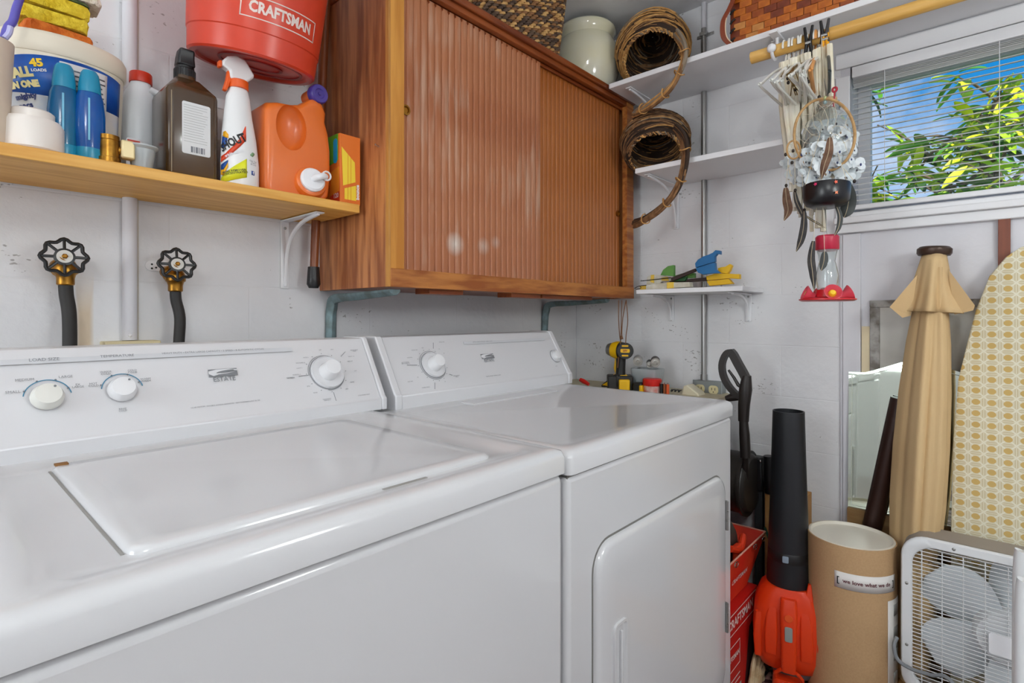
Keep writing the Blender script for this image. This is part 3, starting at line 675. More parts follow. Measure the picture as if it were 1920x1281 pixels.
# brown bottle
x0, x1, y0, y1 = .332, .426, 1.205, 1.318
p = Vector(((x0 + x1) / 2, (y0 + y1) / 2, SZ))
BR = mat('brown_bottle', (66, 46, 28), .25, c2=(86, 64, 38), nscale=5, coat=.3)
t = thing('brown_bottle', 'square dark brown bottle with black flip cap and white label', 'bottle', p)
def rl(k, z, r=.012): return [(p.x + q[0], p.y + q[1], SZ + z) for q in rrect((x1 - x0) * k, (y1 - y0) * k, r * k, 5)]
G().loft([rl(.93, 0), rl(1, .006), rl(1, .175), rl(.97, .182), rl(.5, .212, .02), rl(.37, .214, .03), rl(.35, .222, .03)]).obj('body', BR, t, smooth=50)
G().lathe([(.0195, .216), (.0195, .238), (.0175, .24), (.0175, .244), (.001, .244)], 28, p).obj('cap', BLACK, t)
for i in range(28):
    a = 2 * math.pi * i / 28; q = p + Vector((.0195 * math.cos(a), .0195 * math.sin(a), .227)); G().box(q, (.0012, .0012, .02)).obj('cap_rib', BLACK, t)
G().loft([[(p.x + a * .0165, p.y - .016 + b * .032, SZ + .244) for a, b in ((-1, 0), (1, 0), (1, 1), (-1, 1))], [(p.x + a * .0155, p.y - .014 + b * .026, SZ + .262) for a, b in ((-1, 0), (1, 0), (1, 1), (-1, 1))],
          [(p.x + a * .014, p.y - .020 + b * .024, SZ + .278) for a, b in ((-1, 0), (1, 0), (1, 1), (-1, 1))]]).obj('spout', BLACK, t, bevel=.004)
lb_ = lab(p + Vector((0.004, (y0 - y1) / 2, .103)), X_, Z_, .052, .104, mat('paper_white', (0, 0, 0)), t, r=.004)
lines(p + Vector((0.004, (y0 - y1) / 2, .148)), X_, Z_, .046, 15, .0052, mat('print_light', (176, 176, 174), .6), t)
for i in range(9): decal(rect(0, .0012 + .0012 * (i % 3 == 0), 0, .012), MATS['print_grey'], t, p + Vector((-.006 + i * .003, (y0 - y1) / 2, .055)), X_, Z_, 'barcode_bar', lift=.0008)
G().bx(x0 + .006, x0 + .0075, y0 - .0012, y0 + .001, SZ + .01, SZ + .17).obj('moulded_scale', mat('scale_pale', (150, 130, 104), .4), t)
# white bottle behind the spray
p = P(410, 240, y=1.335); p.z = SZ
t = thing('white_bottle', 'plain white bottle half hidden behind the spray bottle', 'bottle', p)
G().lathe([(.032, 0), (.035, .005), (.035, .13), (.03, .165), (.016, .19), (.015, .2)], 24, p).obj('body', mat('white_plastic', (222, 218, 214), .35), t)
G().lathe([(.0175, .2), (.0175, .222), (.001, .224)], 20, p).obj('cap', WHITE, t)
# spray bottle
p = P(450, 280, y=1.206); p.z = SZ
SW = mat('spray_white', (234, 234, 234), .3); OR = mat('spray_orange', (232, 92, 20), .4)
t = thing('spray_bottle', 'white stain remover spray bottle with orange trigger', 'spray bottle', p)
def sl(k, z, dx=0): return [(p.x + dx + .0385 * k * math.cos(2 * math.pi * i / 32) , p.y + .028 * k * math.sin(2 * math.pi * i / 32), SZ + z) for i in range(32)]
G().loft([sl(.96, 0), sl(1, .004), sl(1, .05), sl(.9, .105, -.002), sl(.74, .15, -.004), sl(.62, .19, -.004), sl(.5, .206, -.003), sl(.46, .212, -.003)]).obj('body', SW, t, smooth=50)
G().lathe([(.0195, .210), (.0195, .226), (.017, .228)], 24, p + Vector((-.003, 0, 0))).obj('collar', OR, t)
head = [(-.034, .262), (-.034, .272), (-.024, .284), (-.006, .292), (.012, .288), (.030, .262), (.030, .256), (.014, .240), (-.018, .240), (-.020, .256)]
G().prism([(q[0], q[1]) for q in head], p + Vector((-.004, .011, -.014)), X_, Z_, .022).obj('sprayer_head', SW, t, bevel=.004)
trg = [(-.022, .257), (-.012, .257), (-.016, .235), (-.024, .212), (-.031, .214), (-.025, .236)]
G().prism(trg, p + Vector((-.004, .006, -.014)), X_, Z_, .012).obj('trigger', OR, t, bevel=.002)
G().prism([(-.040, .258), (-.034, .258), (-.034, .273), (-.040, .271)], p + Vector((-.004, .007, -.014)), X_, Z_, .014).obj('nozzle', OR, t, bevel=.002)
def sbend(a, z, k=1.0, lift=1.01):
    w0 = 1 if z < .05 else 1 - .1 * (z - .05) / .055
    return Vector((p.x - .001 + .0385 * w0 * lift * math.cos(R(a)), p.y + .028 * w0 * lift * math.sin(R(a)), SZ + z))
def spatch(pts, m, name, lift=1.015):     # pts in (angle, z)
    q = G(); a = [sbend(x, z, 1, lift) for x, z in pts]; o = len(a)
    q.add(a, [tuple(range(o))]); return q.obj(name, m, t, smooth=0, solid=.0004)
def sstrip(rows, m, name, lift=1.015):     # rows of (angle, z_low, z_high), resampled so the print hugs the bottle
    lo_, hi_ = [], []
    for (a, b_, c_), (a2, b2, c2) in zip(rows, rows[1:]):
        for k in range(5):
            s_ = k / 5; lo_.append(sbend(a + (a2 - a) * s_, b_ + (b2 - b_) * s_, 1, lift)); hi_.append(sbend(a + (a2 - a) * s_, c_ + (c2 - c_) * s_, 1, lift))
    a, b_, c_ = rows[-1]; lo_.append(sbend(a, b_, 1, lift)); hi_.append(sbend(a, c_, 1, lift))
    return G().loft([lo_, hi_], cap=False, closed=False).obj(name, m, t, solid=.0005)
sstrip([(-172, .046, .058), (-150, .052, .064), (-125, .066, .080), (-105, .080, .098), (-88, .094, .124), (-84, .097, .128)], mat('shout_red', (216, 66, 26), .4), 'label_swoosh')
sstrip([(-175, .078, .104), (-160, .076, .102), (-146, .080, .096)], mat('shout_blue', (24, 74, 150), .4), 'label_shape')
sstrip([(-170, .102, .110), (-156, .098, .112), (-142, .096, .104)], mat('shout_yellow', (242, 176, 26), .4), 'label_shape', 1.02)
sstrip([(-172, .030, .040), (-158, .030, .044), (-140, .046, .050)], mat('shout_blue', (0, 0, 0)), 'label_shape')
sstrip([(-172, .020, .030), (-156, .018, .030), (-140, .036, .044)], mat('shout_yellow', (0, 0, 0)), 'label_shape', 1.02)
sstrip([(-172, .004, .012), (-140, .006, .028), (-110, .012, .044), (-84, .018, .058)], mat('shout_lime', (222, 222, 40), .4), 'label_panel')
def stext(s, size, a, z, m, tilt=0, bold=0, sx=1):
    def bend(x, y):
        xr = x * math.cos(tilt) - y * math.sin(tilt); yr = x * math.sin(tilt) + y * math.cos(tilt)
        return sbend(a + math.degrees(xr / .034), z + yr, 1, 1.05)
    return txt(s, size, m, t, p, X_, Z_, bend=bend, bold=bold, sx=sx)
stext('SHOUT', .024, -128, .088, mat('print_black', (0, 0, 0)), .55, .0009, .72)
stext('triple-acting', .0085, -122, .066, WHITE, .5, .0002, .9)
stext('MORE REMOVER\nCONCENTRATED', .006, -122, .026, mat('print_dark', (70, 76, 30), .6), .25, .0001)
stext('Our Cap:\nTwist\n& Lock', .0045, -62, .052, MATS['print_grey'])
sstrip([(-69, .026, .035), (-57, .026, .035)], mat('badge_blue', (52, 82, 150), .4), 'badge', 1.02)
stext('f', .009, -63, .0305, WHITE, 0, .0004)
sstrip([(-72, .067, .069), (-63, .065, .075), (-54, .071, .074)], mat('leaf_print', (120, 160, 120), .5), 'leaf_mark', 1.02)
# orange detergent jug with tap
p = Vector((.590, 1.262, SZ)); OJ = mat('jug_orange', (226, 112, 40), .34, coat=.2); PUR = mat('cap_purple', (70, 54, 140), .35)
t = thing('detergent_jug', 'orange laundry detergent jug with purple cap and white tap', 'jug', p)
outl = [(-.078, 0), (.062, 0), (.075, .010), (.080, .05), (.080, .12), (.075, .160), (.066, .190), (.068, .212), (.058, .232), (.042, .240), (.026, .232), (.004, .214), (-.020, .207), (-.050, .204), (-.070, .198), (-.080, .18), (-.082, .02)]
def jl(k, y): return [(p.x + (q[0] - .0) * k, y, SZ + .11 + (q[1] - .11) * (k if q[1] > .02 or k == 1 else 1)) for q in outl]
jg = G().loft([jl(.86, 1.182), jl(.96, 1.188), jl(1, 1.204), jl(1, 1.30), jl(.96, 1.318), jl(.86, 1.324)]).obj('body', OJ, t, bevel=.004, smooth=50)
def loopat(u, v, yy): return P(u, v, y=yy)
hp = [(512, 215), (524, 198), (548, 194), (566, 206), (574, 232), (566, 262), (548, 284), (526, 282), (514, 262), (510, 236)]
hc_ = P(545, 240, y=1.186); carve(jg, G().ell(hc_ - p, (.036, .026, .052), 28, 18))
cpos = P(597, 177, y=1.19); ax = Vector((.02, -1, .0)).normalized(); M = ax.to_track_quat('Z', 'Y').to_matrix()
G().lathe([(.017, -.05), (.0185, -.016), (.0185, -.012)], 24, cpos, M).obj('neck', OJ, t)
G().lathe([(.0215, -.013), (.0225, -.010), (.0225, .004), (.020, .008), (.012, .008), (.010, .0055), (.004, .0055), (.0035, .008), (.001, .008)], 28, cpos, M).obj('cap', PUR, t)
tp = P(586, 338, y=1.166); ax = Vector((-.1, -.97, .2)).normalized(); M = ax.to_track_quat('Z', 'Y').to_matrix()
G().lathe([(.039, -.045), (.038, -.016), (.034, -.006), (.026, -.002)], 28, tp, M).obj('tap_boss', OJ, t)
G().lathe([(.027, -.004), (.028, 0), (.028, .004), (.024, .008), (.012, .009), (.001, .009)], 28, tp, M).obj('tap_disc', WHITE, t)
tpn = G().tube(curve([tp + ax * .006, tp + ax * .02 + X_ * .004, tp + ax * .022 + Vector((.016, 0, .004)), tp + ax * .012 + Vector((.026, 0, .008))], 4), .0075, 10).obj('tap_spout', WHITE, t)
G().tube([tp + Vector((.026 + .010 * math.cos(a), -.016, .012 + .010 * math.sin(a))) for a in [2 * math.pi * i / 14 for i in range(14)]], .0022, 6, closed=True).obj('tap_ring', WHITE, t)
# dryer sheet box
x0, x1, y0, y1 = .688, .744, 1.178, 1.285
p = Vector(((x0 + x1) / 2, (y0 + y1) / 2, SZ)); BO = mat('box_orange', (228, 118, 40), .45)
t = thing('dryer_sheet_box', 'orange and green cardboard box of dryer sheets', 'box', p)
G().bx(x0, x1, y0, y1, SZ, SZ + .168).obj('carton', BO, t, bevel=.001)
decal([(-.012, -.074), (.020, -.074), (.020, -.036), (-.012, -.048)], mat('box_yellow', (244, 216, 60), .5), t, (p.x - .004, y0, SZ + .084), X_, Z_)
decal([(-.018, -.042), (.016, -.028), (.014, .020), (-.022, .052)], mat('box_yellow', (0, 0, 0)), t, (p.x - .002, y0, SZ + .084), X_, Z_)
for dx, s in ((-.012, 'outdoor fresh'), (-.003, 'freshness wrinkles'), (.006, 'static cling')):
    txt(s, .0058, mat('box_brown', (170, 110, 30), .5), t, (p.x + dx, y0, SZ + .083), -Z_, X_)
for dx in (-.007, .001): decal(rect(-.0004, .0004, -.12, .02), BO, t, (p.x + dx, y0, SZ + .1), X_, Z_, 'print_line', lift=.0012)
txt('bounce', .0125, WHITE, t, (x1 - .008, y0, SZ + .032), Z_, -X_, bold=.0006)
XL = (x0, (y0 + y1) / 2, SZ + .084)
decal([(-.06, .0), (.045, .02), (.045, .084), (-.06, .084)], mat('box_green', (96, 176, 40), .5), t, XL, -Y_, Z_)
decal([(-.06, -.084), (.05, -.06), (.05, .004), (-.06, -.02)], mat('box_amber', (236, 150, 40), .5), t, XL, -Y_, Z_)
decal(rrect(.018, .06, .008, 4), mat('box_sky', (30, 168, 224), .5), t, (x0 - .0005, y0 + .02, SZ + .128), -Y_, Z_)
decal([(.01, -.084), (.052, -.084), (.052, -.056), (.01, -.064)], mat('shout_red', (0, 0, 0)), t, (x0 - .0004, (y0 + y1) / 2, SZ + .084), -Y_, Z_)
txt('120', .016, WHITE, t, (x0 - .001, y0 + .016, SZ + .018), -Y_, Z_, bold=.0004)

# ---- red bucket hung from a ceiling hook
bw_ = Vector((.513, 1.248, 1.703)); bc = Vector((0, 0, 0)); TB = R(12.4)      # it hangs a little tipped, far side up
t = thing('plastic_bucket', 'big red plastic bucket hanging above the detergents', 'bucket', bw_, local=True, rot=(TB, 0, 0))
def br(z): return .130 + .019 * z / .37
G().lathe([(.001, .006), (.110, .006), (.114, 0), (.126, 0), (br(0), .004), (br(.045), .045), (br(.045) + .002, .047), (br(.05) + .002, .052), (br(.30), .30), (br(.30) + .006, .302), (br(.35) + .006, .352), (br(.37), .372),
           (br(.37) - .006, .372), (br(.3) - .005, .3), (.122, .012), (.001, .012)], 64, bc, cap=False).obj('shell', RED, t, smooth=35)
for rr_ in (.084, .042):
    G().lathe([(rr_ - .003, .0065), (rr_ - .003, .003), (rr_ + .003, .003), (rr_ + .003, .0065)], 40, bc + Vector((.012, -.012, 0)), cap=False).obj('base_ring', mat('bucket_red_dark', (150, 26, 22), .4), t)
def bbend(x, y, a0=-78, z0=.165, lift=.0012):
    z = z0 + y; a = R(a0) + x / br(z); r = br(z) + lift
    return bc + Vector((r * math.cos(a), r * math.sin(a), z))
A0, Z0 = -90, .088
txt('CRAFTSMAN', .029, mat('bucket_print', (232, 214, 206), .5), t, bc, X_, Z_, bend=lambda x, y: bbend(x, y, A0, Z0, .0022), bold=.0011, sx=.80)
for (xa, xb, ya, yb) in ((-.082, .082, .0188, .021), (-.082, .082, -.021, -.0188), (-.082, -.0798, -.021, .021), (.0798, .082, -.021, .021)):
    n = 20; rows = [[bbend(xa + (xb - xa) * i / n, y, A0, Z0, .0018) for i in range(n + 1)] for y in (ya, yb)]
    G().loft(rows, cap=False, closed=False).obj('print_border', MATS['bucket_print'], t, solid=.0006)
G().tube([bc + Vector((.152 * math.cos(R(a)), .0, .33 + .225 * math.sin(R(a)))) for a in range(0, 181, 12)], .003, 8).obj('bail_handle', STEEL, t)
bc = bw_ + Vector((0, -.555 * math.sin(TB), .555 * math.cos(TB) - .555))
tag(G().cyl((bc.x, bc.y, ZC), (bc.x, bc.y, bc.z + .575), .004, n=8).tube(curve([bc + Vector((0, 0, .575)), bc + Vector((0, .012, .562)), bc + Vector((0, .004, .549)), bc + Vector((0, -.010, .556))], 4), .0035, 8)
    .obj('ceiling_hook', STEEL, loc=(bc.x, bc.y, ZC)), 'steel hook in the ceiling carrying the red bucket', 'hook')
# ---- wooden cane with a rubber tip hung beside the cabinet
a, b = P(592, 420, y=1.345), P(601, 180, y=1.345)
top = Vector((b.x + .02, 1.345, 2.08)); bot = P(588, 522, y=1.345)
t = thing('walking_cane', 'dark brown wooden cane with black rubber tip beside the cabinet', 'cane', bot)
G().tube([bot, a, top], [.0105, .0115, .0125], 14).obj('shaft', mat('cane_wood', (104, 50, 22), .35, c2=(134, 72, 34), nscale=5, stretch=(9, 9, .8)), t)
G().tube([bot + Vector((0, 0, .03)), bot, bot - Z_ * .016, bot - Z_ * .026], [.0145, .0165, .0175, .012], 16).obj('rubber_tip', BLACK, t)
G().tube(curve([top, top + Vector((0, -.004, .06)), top + Vector((0, .012, .1)), top + Vector((0, .035, .105)), top + Vector((0, .052, .09))], 5), .0125, 12).obj('crook', mat('cane_wood', (0, 0, 0)), t)

# ---- taps, hoses, pipe and conduit on the back wall
for (u, v, s, lb, lb2, uh, vh) in ((121, 482, 1.0, 'black-wheeled brass tap next to the rusty stain', 'black rubber hose running down from the stained tap', 131, 660), (332, 496, .98, 'black-wheeled brass tap beside the drilled wall plate', 'black rubber hose running down from the tap by the wall plate', 335, 660)):
    c = P(u, v, y=1.322); t = thing('water_tap', lb, 'tap', (c.x, YW, c.z))
    M = Matrix(((1, 0, 0), (0, 0, -1), (0, 1, 0))); 
    ax = Vector((-.05, -1, .18)).normalized(); M = ax.to_track_quat('Z', 'Y').to_matrix()
    G().cyl((c.x, YW - .001, c.z - .012), (c.x, 1.372, c.z - .012), .013).obj('pipe_stub', BRASS, t)
    G().ell((c.x, 1.366, c.z - .018), (.017, .015, .019), 14, 8).obj('valve_body', BRASS, t)
    G().cyl((c.x, 1.362, c.z - .01), c + ax * .004, .008).obj('stem', BRASS, t)
    wh = G(); n = 48; rr_ = .033 * s
    pts = [c + M @ Vector(((rr_ * (1 + .09 * math.cos(8 * a)) ) * math.cos(a), (rr_ * (1 + .09 * math.cos(8 * a))) * math.sin(a), 0)) for a in [2 * math.pi * i / n for i in range(n)]]
    whl = wh.tube(pts, .0034, 8, closed=True).obj('handwheel', BLACK, t)
    for k in range(8):
        a = 2 * math.pi * k / 8
        G().tube([c + M @ Vector((.014 * s * math.cos(a), .014 * s * math.sin(a), .001)), c + M @ Vector((rr_ * 1.05 * math.cos(a), rr_ * 1.05 * math.sin(a), 0))], .0027, 6).obj('spoke', BLACK, whl)
    G().lathe([(.0165 * s, -.003), (.0165 * s, .003), (.014 * s, .0035), (.001, .0035)], 24, c, M).obj('hub', BLACK, t)
    G().lathe([(.0125 * s, .0036), (.0125 * s, .0044), (.001, .0044)], 24, c, M).obj('hub_disc', mat('disc_silver', (208, 206, 200), .4), t)
    G().lathe([(.005, .0044), (.005, .007), (.003, .0085), (.001, .0085)], 6, c, M).obj('hub_screw', BRASS, t)
    h0 = P(u + (2 if u < 200 else -3), v + 36, y=1.358)
    G().lathe([(.014, .03), (.0185, .022), (.020, .016), (.020, .006), (.0165, .003), (.0145, -.004), (.0145, -.016), (.0125, -.018)], 18, h0).obj('coupling', BRASS, t)
    hz_ = P(uh, vh, y=1.345)
    ho = thing('supply_hose', lb2, 'hose', (hz_.x, 1.32, .95))
    G().tube(curve([h0 - Z_ * .004, h0 - Z_ * .035 + X_ * .001, P((u + uh) / 2 + 4, (v + vh) / 2 + 20, y=1.352), hz_, Vector((hz_.x - .003, 1.325, .95))], 6), .0118 if u < 200 else .0112, 14).obj('rubber', RUBBER, ho)
p = P(296, 499, y=YW)
tag(G().prism(rrect(.05, .024, .0119, 6), (p.x, YW, p.z), X_, Z_, .002).obj('wall_plate', WHITE, loc=(p.x, YW, p.z), bevel=.0005), 'white drilled mounting plate beside the second tap', 'plate')
for (dx, dz_) in ((-.012, .003), (-.004, -.004), (-.012, -.006)): decal(circ(.0022, 8), BLACKM, bpy.data.objects['wall_plate'], (p.x + dx, YW - .002, p.z + dz_), X_, Z_, 'screw_hole')
xp = .311
t = thing('white_conduit', 'white painted vertical pipe between the two taps', 'pipe', (xp, YW, 1.09))
G().cyl((xp, YW - .013, 1.09), (xp, YW - .013, ZC), .0135, n=16).obj('pipe', WALL2, t)
G().bx(xp + .014, xp + .018, YW - .006, YW, 1.09, ZC).obj('caulk_line', mat('caulk', (196, 188, 176), .8), t)
t = thing('junction_box', 'cream junction box top edge behind the washer', 'box', (xp, YW, 1.0))
G().bx(xp - .05, xp + .05, YW - .045, YW, .99, 1.0885).obj('box', mat('ivory', (214, 200, 160), .5), t, bevel=.002)
G().ell((xp - .002, YW - .026, 1.1), (.004, .004, .004), 8, 4).obj('screw', WHITE, t)
# ---- rusty stain and bits on wall are in the paint; basket and pot on the cabinet
# ================================================================ WOVEN THINGS
def weave(fn, rows, segs, r, m_list, parent, name='strand', skew=.5, seed=1, flat=.6, fill=1.25):
    """short overlapping strands laid along rows of a surface fn(s,t)->(point, normal); real geometry joined per colour"""
    rnd = random.Random(seed); gs = [G() for _ in m_list]
    for i in range(rows):
        for j in range(segs):
            s0 = (j + (.5 if i % 2 else 0) + rnd.uniform(-.1, .1)) / segs; ds = fill / segs; t0 = (i + .5) / rows; dt = skew / rows
            pts = []
            for k in (-.5, -.2, .2, .5):
                q, nn = fn((s0 + ds * k) % 1.0, min(.999, max(.001, t0 + dt * k))); pts.append(q + nn * (r * (.9 if abs(k) < .3 else -.3)))
            gs[rnd.choices(range(len(m_list)), [x[1] for x in m_list])[0]].tube(pts, [r * .45, r, r, r * .45], 5, flat=flat)
    for q, (m, _) in zip(gs, m_list):
        if q.v: q.obj(name, m, parent, kind='stuff')
ROPE1 = mat('seagrass_tan', (190, 144, 84), .8, c2=(214, 172, 110), nscale=40); ROPE2 = mat('seagrass_dark', (70, 52, 42), .85, c2=(104, 82, 64), nscale=40); ROPE3 = mat('seagrass_mid', (140, 98, 60), .85)
bz = cz1
bx0, bx1, by0, by1 = 1.09, 1.475, 1.10, 1.36
t = thing('seagrass_basket', 'coarse dark seagrass basket on top of the wooden cabinet', 'basket', ((bx0 + bx1) / 2, (by0 + by1) / 2, bz))
def bsurf(s, tt):
    c = Vector(((bx0 + bx1) / 2, (by0 + by1) / 2, 0)); k = 1 + .20 * tt; W_, D_ = (bx1 - bx0) * k, (by1 - by0) * (1 + .1 * tt); rr_ = .05
    per = 2 * (W_ + D_); q = s * per
    if q < W_: pt = Vector((-W_ / 2 + q, -D_ / 2, 0)); nn = Vector((0, -1, 0))
    elif q < W_ + D_: pt = Vector((W_ / 2, -D_ / 2 + q - W_, 0)); nn = Vector((1, 0, 0))
    elif q < 2 * W_ + D_: pt = Vector((W_ / 2 - (q - W_ - D_), D_ / 2, 0)); nn = Vector((0, 1, 0))
    else: pt = Vector((-W_ / 2, D_ / 2 - (q - 2 * W_ - D_), 0)); nn = Vector((-1, 0, 0))
    ax_, ay_ = max(0, abs(pt.x) - (W_ / 2 - rr_)), max(0, abs(pt.y) - (D_ / 2 - rr_))
    if ax_ > 0 and ay_ > 0:
        l_ = math.hypot(ax_, ay_); k2 = rr_ / max(l_, 1e-6) if l_ > rr_ else 1
        sxg, syg = math.copysign(1, pt.x), math.copysign(1, pt.y); pt = Vector((sxg * (W_ / 2 - rr_ + ax_ * k2), syg * (D_ / 2 - rr_ + ay_ * k2), 0)); nn = Vector((sxg * ax_, syg * ay_, 0)).normalized()
    return c + pt + Z_ * (bz + .008 + .26 * tt), nn
G().loft([[bsurf(i / 40, tt)[0] - bsurf(i / 40, tt)[1] * .006 for i in range(40)] for tt in (0, .5, 1)], cap=False).obj('inner_wall', ROPE2, t, solid=.003)
G().bx(bx0 + .02, bx1 - .02, by0 + .02, by1 - .02, bz, bz + .01).obj('base', ROPE2, t)
weave(bsurf, 25, 66, .0058, [(ROPE1, .26), (ROPE2, .46), (ROPE3, .28)], t, seed=3, skew=1.3, fill=1.55, flat=.8)
# cream pot
pc = Vector((1.735, 1.20, cz1)); pc = P(1100, 100, y=1.215); pc.z = cz1
t = thing('ceramic_pot', 'glossy cream ceramic pot between the two baskets', 'pot', pc)
G().lathe([(.001, 0), (.076, 0), (.084, .006), (.108, .05), (.126, .10), (.130, .14), (.124, .19), (.108, .225), (.102, .235), (.107, .245), (.115, .258), (.115, .270), (.108, .280), (.096, .284), (.088, .27), (.094, .235), (.112, .17), (.1, .08), (.06, .012), (.001, .01)],
          48, pc, cap=False).obj('body', mat('cream_glaze', (240, 234, 202), .12, c2=(238, 236, 218), nscale=5, coat=.5), t)

# twig baskets lying on their sides on the wall shelves
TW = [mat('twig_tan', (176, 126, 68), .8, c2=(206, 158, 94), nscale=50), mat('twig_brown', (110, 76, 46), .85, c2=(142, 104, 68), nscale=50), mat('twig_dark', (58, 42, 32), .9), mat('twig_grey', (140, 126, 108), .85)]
def twig_basket(lb, c, rad, axis, hpts, pal, seed, squash=1.0, hole=49):
    c = Vector(c); axis = Vector(axis).normalized(); M = axis.to_track_quat('Z', 'X').to_matrix()
    t = thing('twig_basket', lb, 'basket', c - Z_ * rad * squash, 'twig baskets with hoop handles')
    rnd = random.Random(seed); outer = [G() for _ in TW]
    def sp(th, ph, r): 
        q = M @ Vector((r * math.sin(th) * math.cos(ph), r * math.sin(th) * math.sin(ph), r * math.cos(th))); q.z *= squash
        return c + q
    n = 36; rows = []
    for i in range(13):
        th = R(hole + (179 - hole) * i / 12); rows.append([sp(th, 2 * math.pi * k / n, rad * .955) for k in range(n)])
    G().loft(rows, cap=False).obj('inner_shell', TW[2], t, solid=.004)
    for side, num in ((1, 46), (-1, 40)):
        for i in range(num):
            th = R(hole + (172 - hole) * (i + .5) / num)
            for seg in range(4):
                a0 = rnd.uniform(0, 6.28); ln = rnd.uniform(1.2, 2.4); pts = []; wob = rnd.uniform(0, 6)
                rr_ = rad * (.975 if side > 0 else .925) + rnd.uniform(-.002, .005)
                for k in range(9):
                    a = a0 + ln * k / 8; pts.append(sp(th + R(2.6) * math.sin(a * 2 + wob), a, rr_ + .0025 * math.sin(3 * a + wob)))
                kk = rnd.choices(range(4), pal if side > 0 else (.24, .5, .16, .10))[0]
                outer[kk].tube(pts, rnd.uniform(.0016, .0030), 5)
    for k in range(60):     # rim binding
        a = 2 * math.pi * k / 60; ln = .35
        pts = [sp(R(hole - 1 + 3 * math.sin(j * 2.1 + k)), a + ln * j / 4, rad * (.99 + .02 * math.cos(j * 2.1 + k))) for j in range(5)]
        outer[rnd.choices(range(4), pal)[0]].tube(pts, .0026, 5)
    for q, m in zip(outer, TW):
        if q.v: q.obj('twigs', m, t, kind='stuff')
    hs = [G() for _ in TW]; base = curve(hpts, 8)
    for k in range(14):
        a0 = rnd.uniform(0, 6.28); r0 = rnd.uniform(.002, .0125)
        pts = []
        for i, q in enumerate(base):
            a = a0 + i * .12; pts.append(q + Vector((.6 * r0 * math.cos(a), r0 * math.cos(a), r0 * math.sin(a))))
        hs[rnd.choices(range(4), pal)[0]].tube(pts, rnd.uniform(.0042, .0062), 6)
    for q, m in zip(hs, TW):
        if q.v: q.obj('hoop_handle', m, t)
    for f_ in (.25, .45, .65, .85):
        i = int(f_ * (len(base) - 2)); tt = (base[i + 1] - base[i]).normalized(); M2 = tt.to_track_quat('Z', 'X').to_matrix()
        G().tube([base[i] + M2 @ Vector((.0175 * math.cos(a), .0175 * math.sin(a), .004 * math.sin(2 * a))) for a in [2 * math.pi * j / 16 for j in range(16)]], .0022, 6, closed=True).obj('handle_binding', TW[0], t)
SX = 1.715
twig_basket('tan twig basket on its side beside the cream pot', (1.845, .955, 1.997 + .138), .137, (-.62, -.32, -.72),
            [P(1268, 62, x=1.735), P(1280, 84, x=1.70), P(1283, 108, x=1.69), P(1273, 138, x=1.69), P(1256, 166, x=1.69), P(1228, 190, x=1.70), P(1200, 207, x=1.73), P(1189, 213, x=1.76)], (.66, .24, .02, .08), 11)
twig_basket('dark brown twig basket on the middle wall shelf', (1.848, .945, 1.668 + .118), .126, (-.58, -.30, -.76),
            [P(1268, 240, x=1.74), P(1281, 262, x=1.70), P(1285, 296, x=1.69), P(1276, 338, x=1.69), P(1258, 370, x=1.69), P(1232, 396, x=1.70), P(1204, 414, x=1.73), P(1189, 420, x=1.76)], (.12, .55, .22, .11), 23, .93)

# ================================================================ WHITE SHELVES ON THE RIGHT WALL
def wshelf(lb, x0, y0, y1, zb, th=.018):
    t = thing('wall_shelf', lb, 'shelf', (XW, (y0 + y1) / 2, zb)); G().bx(x0, XW - .001, y0, y1, zb, zb + th).obj('board', WHITE, t, bevel=.0015); return t
t = wshelf('long white top shelf over the window', 1.712, -.9, 1.062, 1.979)
t = wshelf('white middle shelf carrying the dark twig basket', 1.718, .36, .958, 1.649)
t = wshelf('small white lower shelf holding painted wooden flowers', 1.775, .605, .985, 1.223, .016)
for (y, z, dep, hg, lb) in ((1.0, 1.979, .24, .16, 'white bracket under the top shelf near the cabinet'), (.50, 1.979, .24, .05, 'white bracket under the top shelf behind the clothes rod'),
                        (.925, 1.649, .24, .17, 'white bracket under the middle shelf near the cabinet'), (.425, 1.649, .24, .17, 'white bracket under the middle shelf behind the hangers'),
                        (.655, 1.223, .17, .10, 'white bracket under the lower shelf near the wand'), (.945, 1.223, .17, .10, 'white bracket under the lower shelf near the cabinet')):
    shelf_bracket(lb, (XW, y, z), (-1, 0, 0), dep, hg)
# clothes rod under the top shelf
RXX, RZ = 1.695, 1.922
t = thing('clothes_rod', 'round wooden clothes rod hung below the top shelf', 'rod', (RXX, -.1, RZ))
G().cyl((RXX, .552, RZ), (RXX + .012, -.9, RZ), .0172, n=20).obj('dowel', DOWEL, t)
for y in (.488, -.6):
    rh = thing('rod_hook', 'white plastic rod hook near the rod end' if y > 0 else 'white plastic rod hook further along the rod', 'hook', (RXX, y, RZ))
    G().bx(RXX - .012, RXX + .06, y - .012, y + .012, 1.972, 1.979).obj('plate', WHITE, rh, bevel=.001)
    G().tube([Vector((RXX + .03, y, 1.975)), Vector((RXX + .03, y, RZ))] + [Vector((RXX + .0285 * math.cos(a) * .83, y, RZ + .0285 * math.sin(a) * .83)) for a in [-R(12 * i) for i in range(1, 15)]], .0048, 8).obj('cradle', WHITE, rh)
    G().ell((RXX - .024, y, RZ + .0), (.011, .013, .013), 12, 8).obj('knob_end', WHITE, rh)
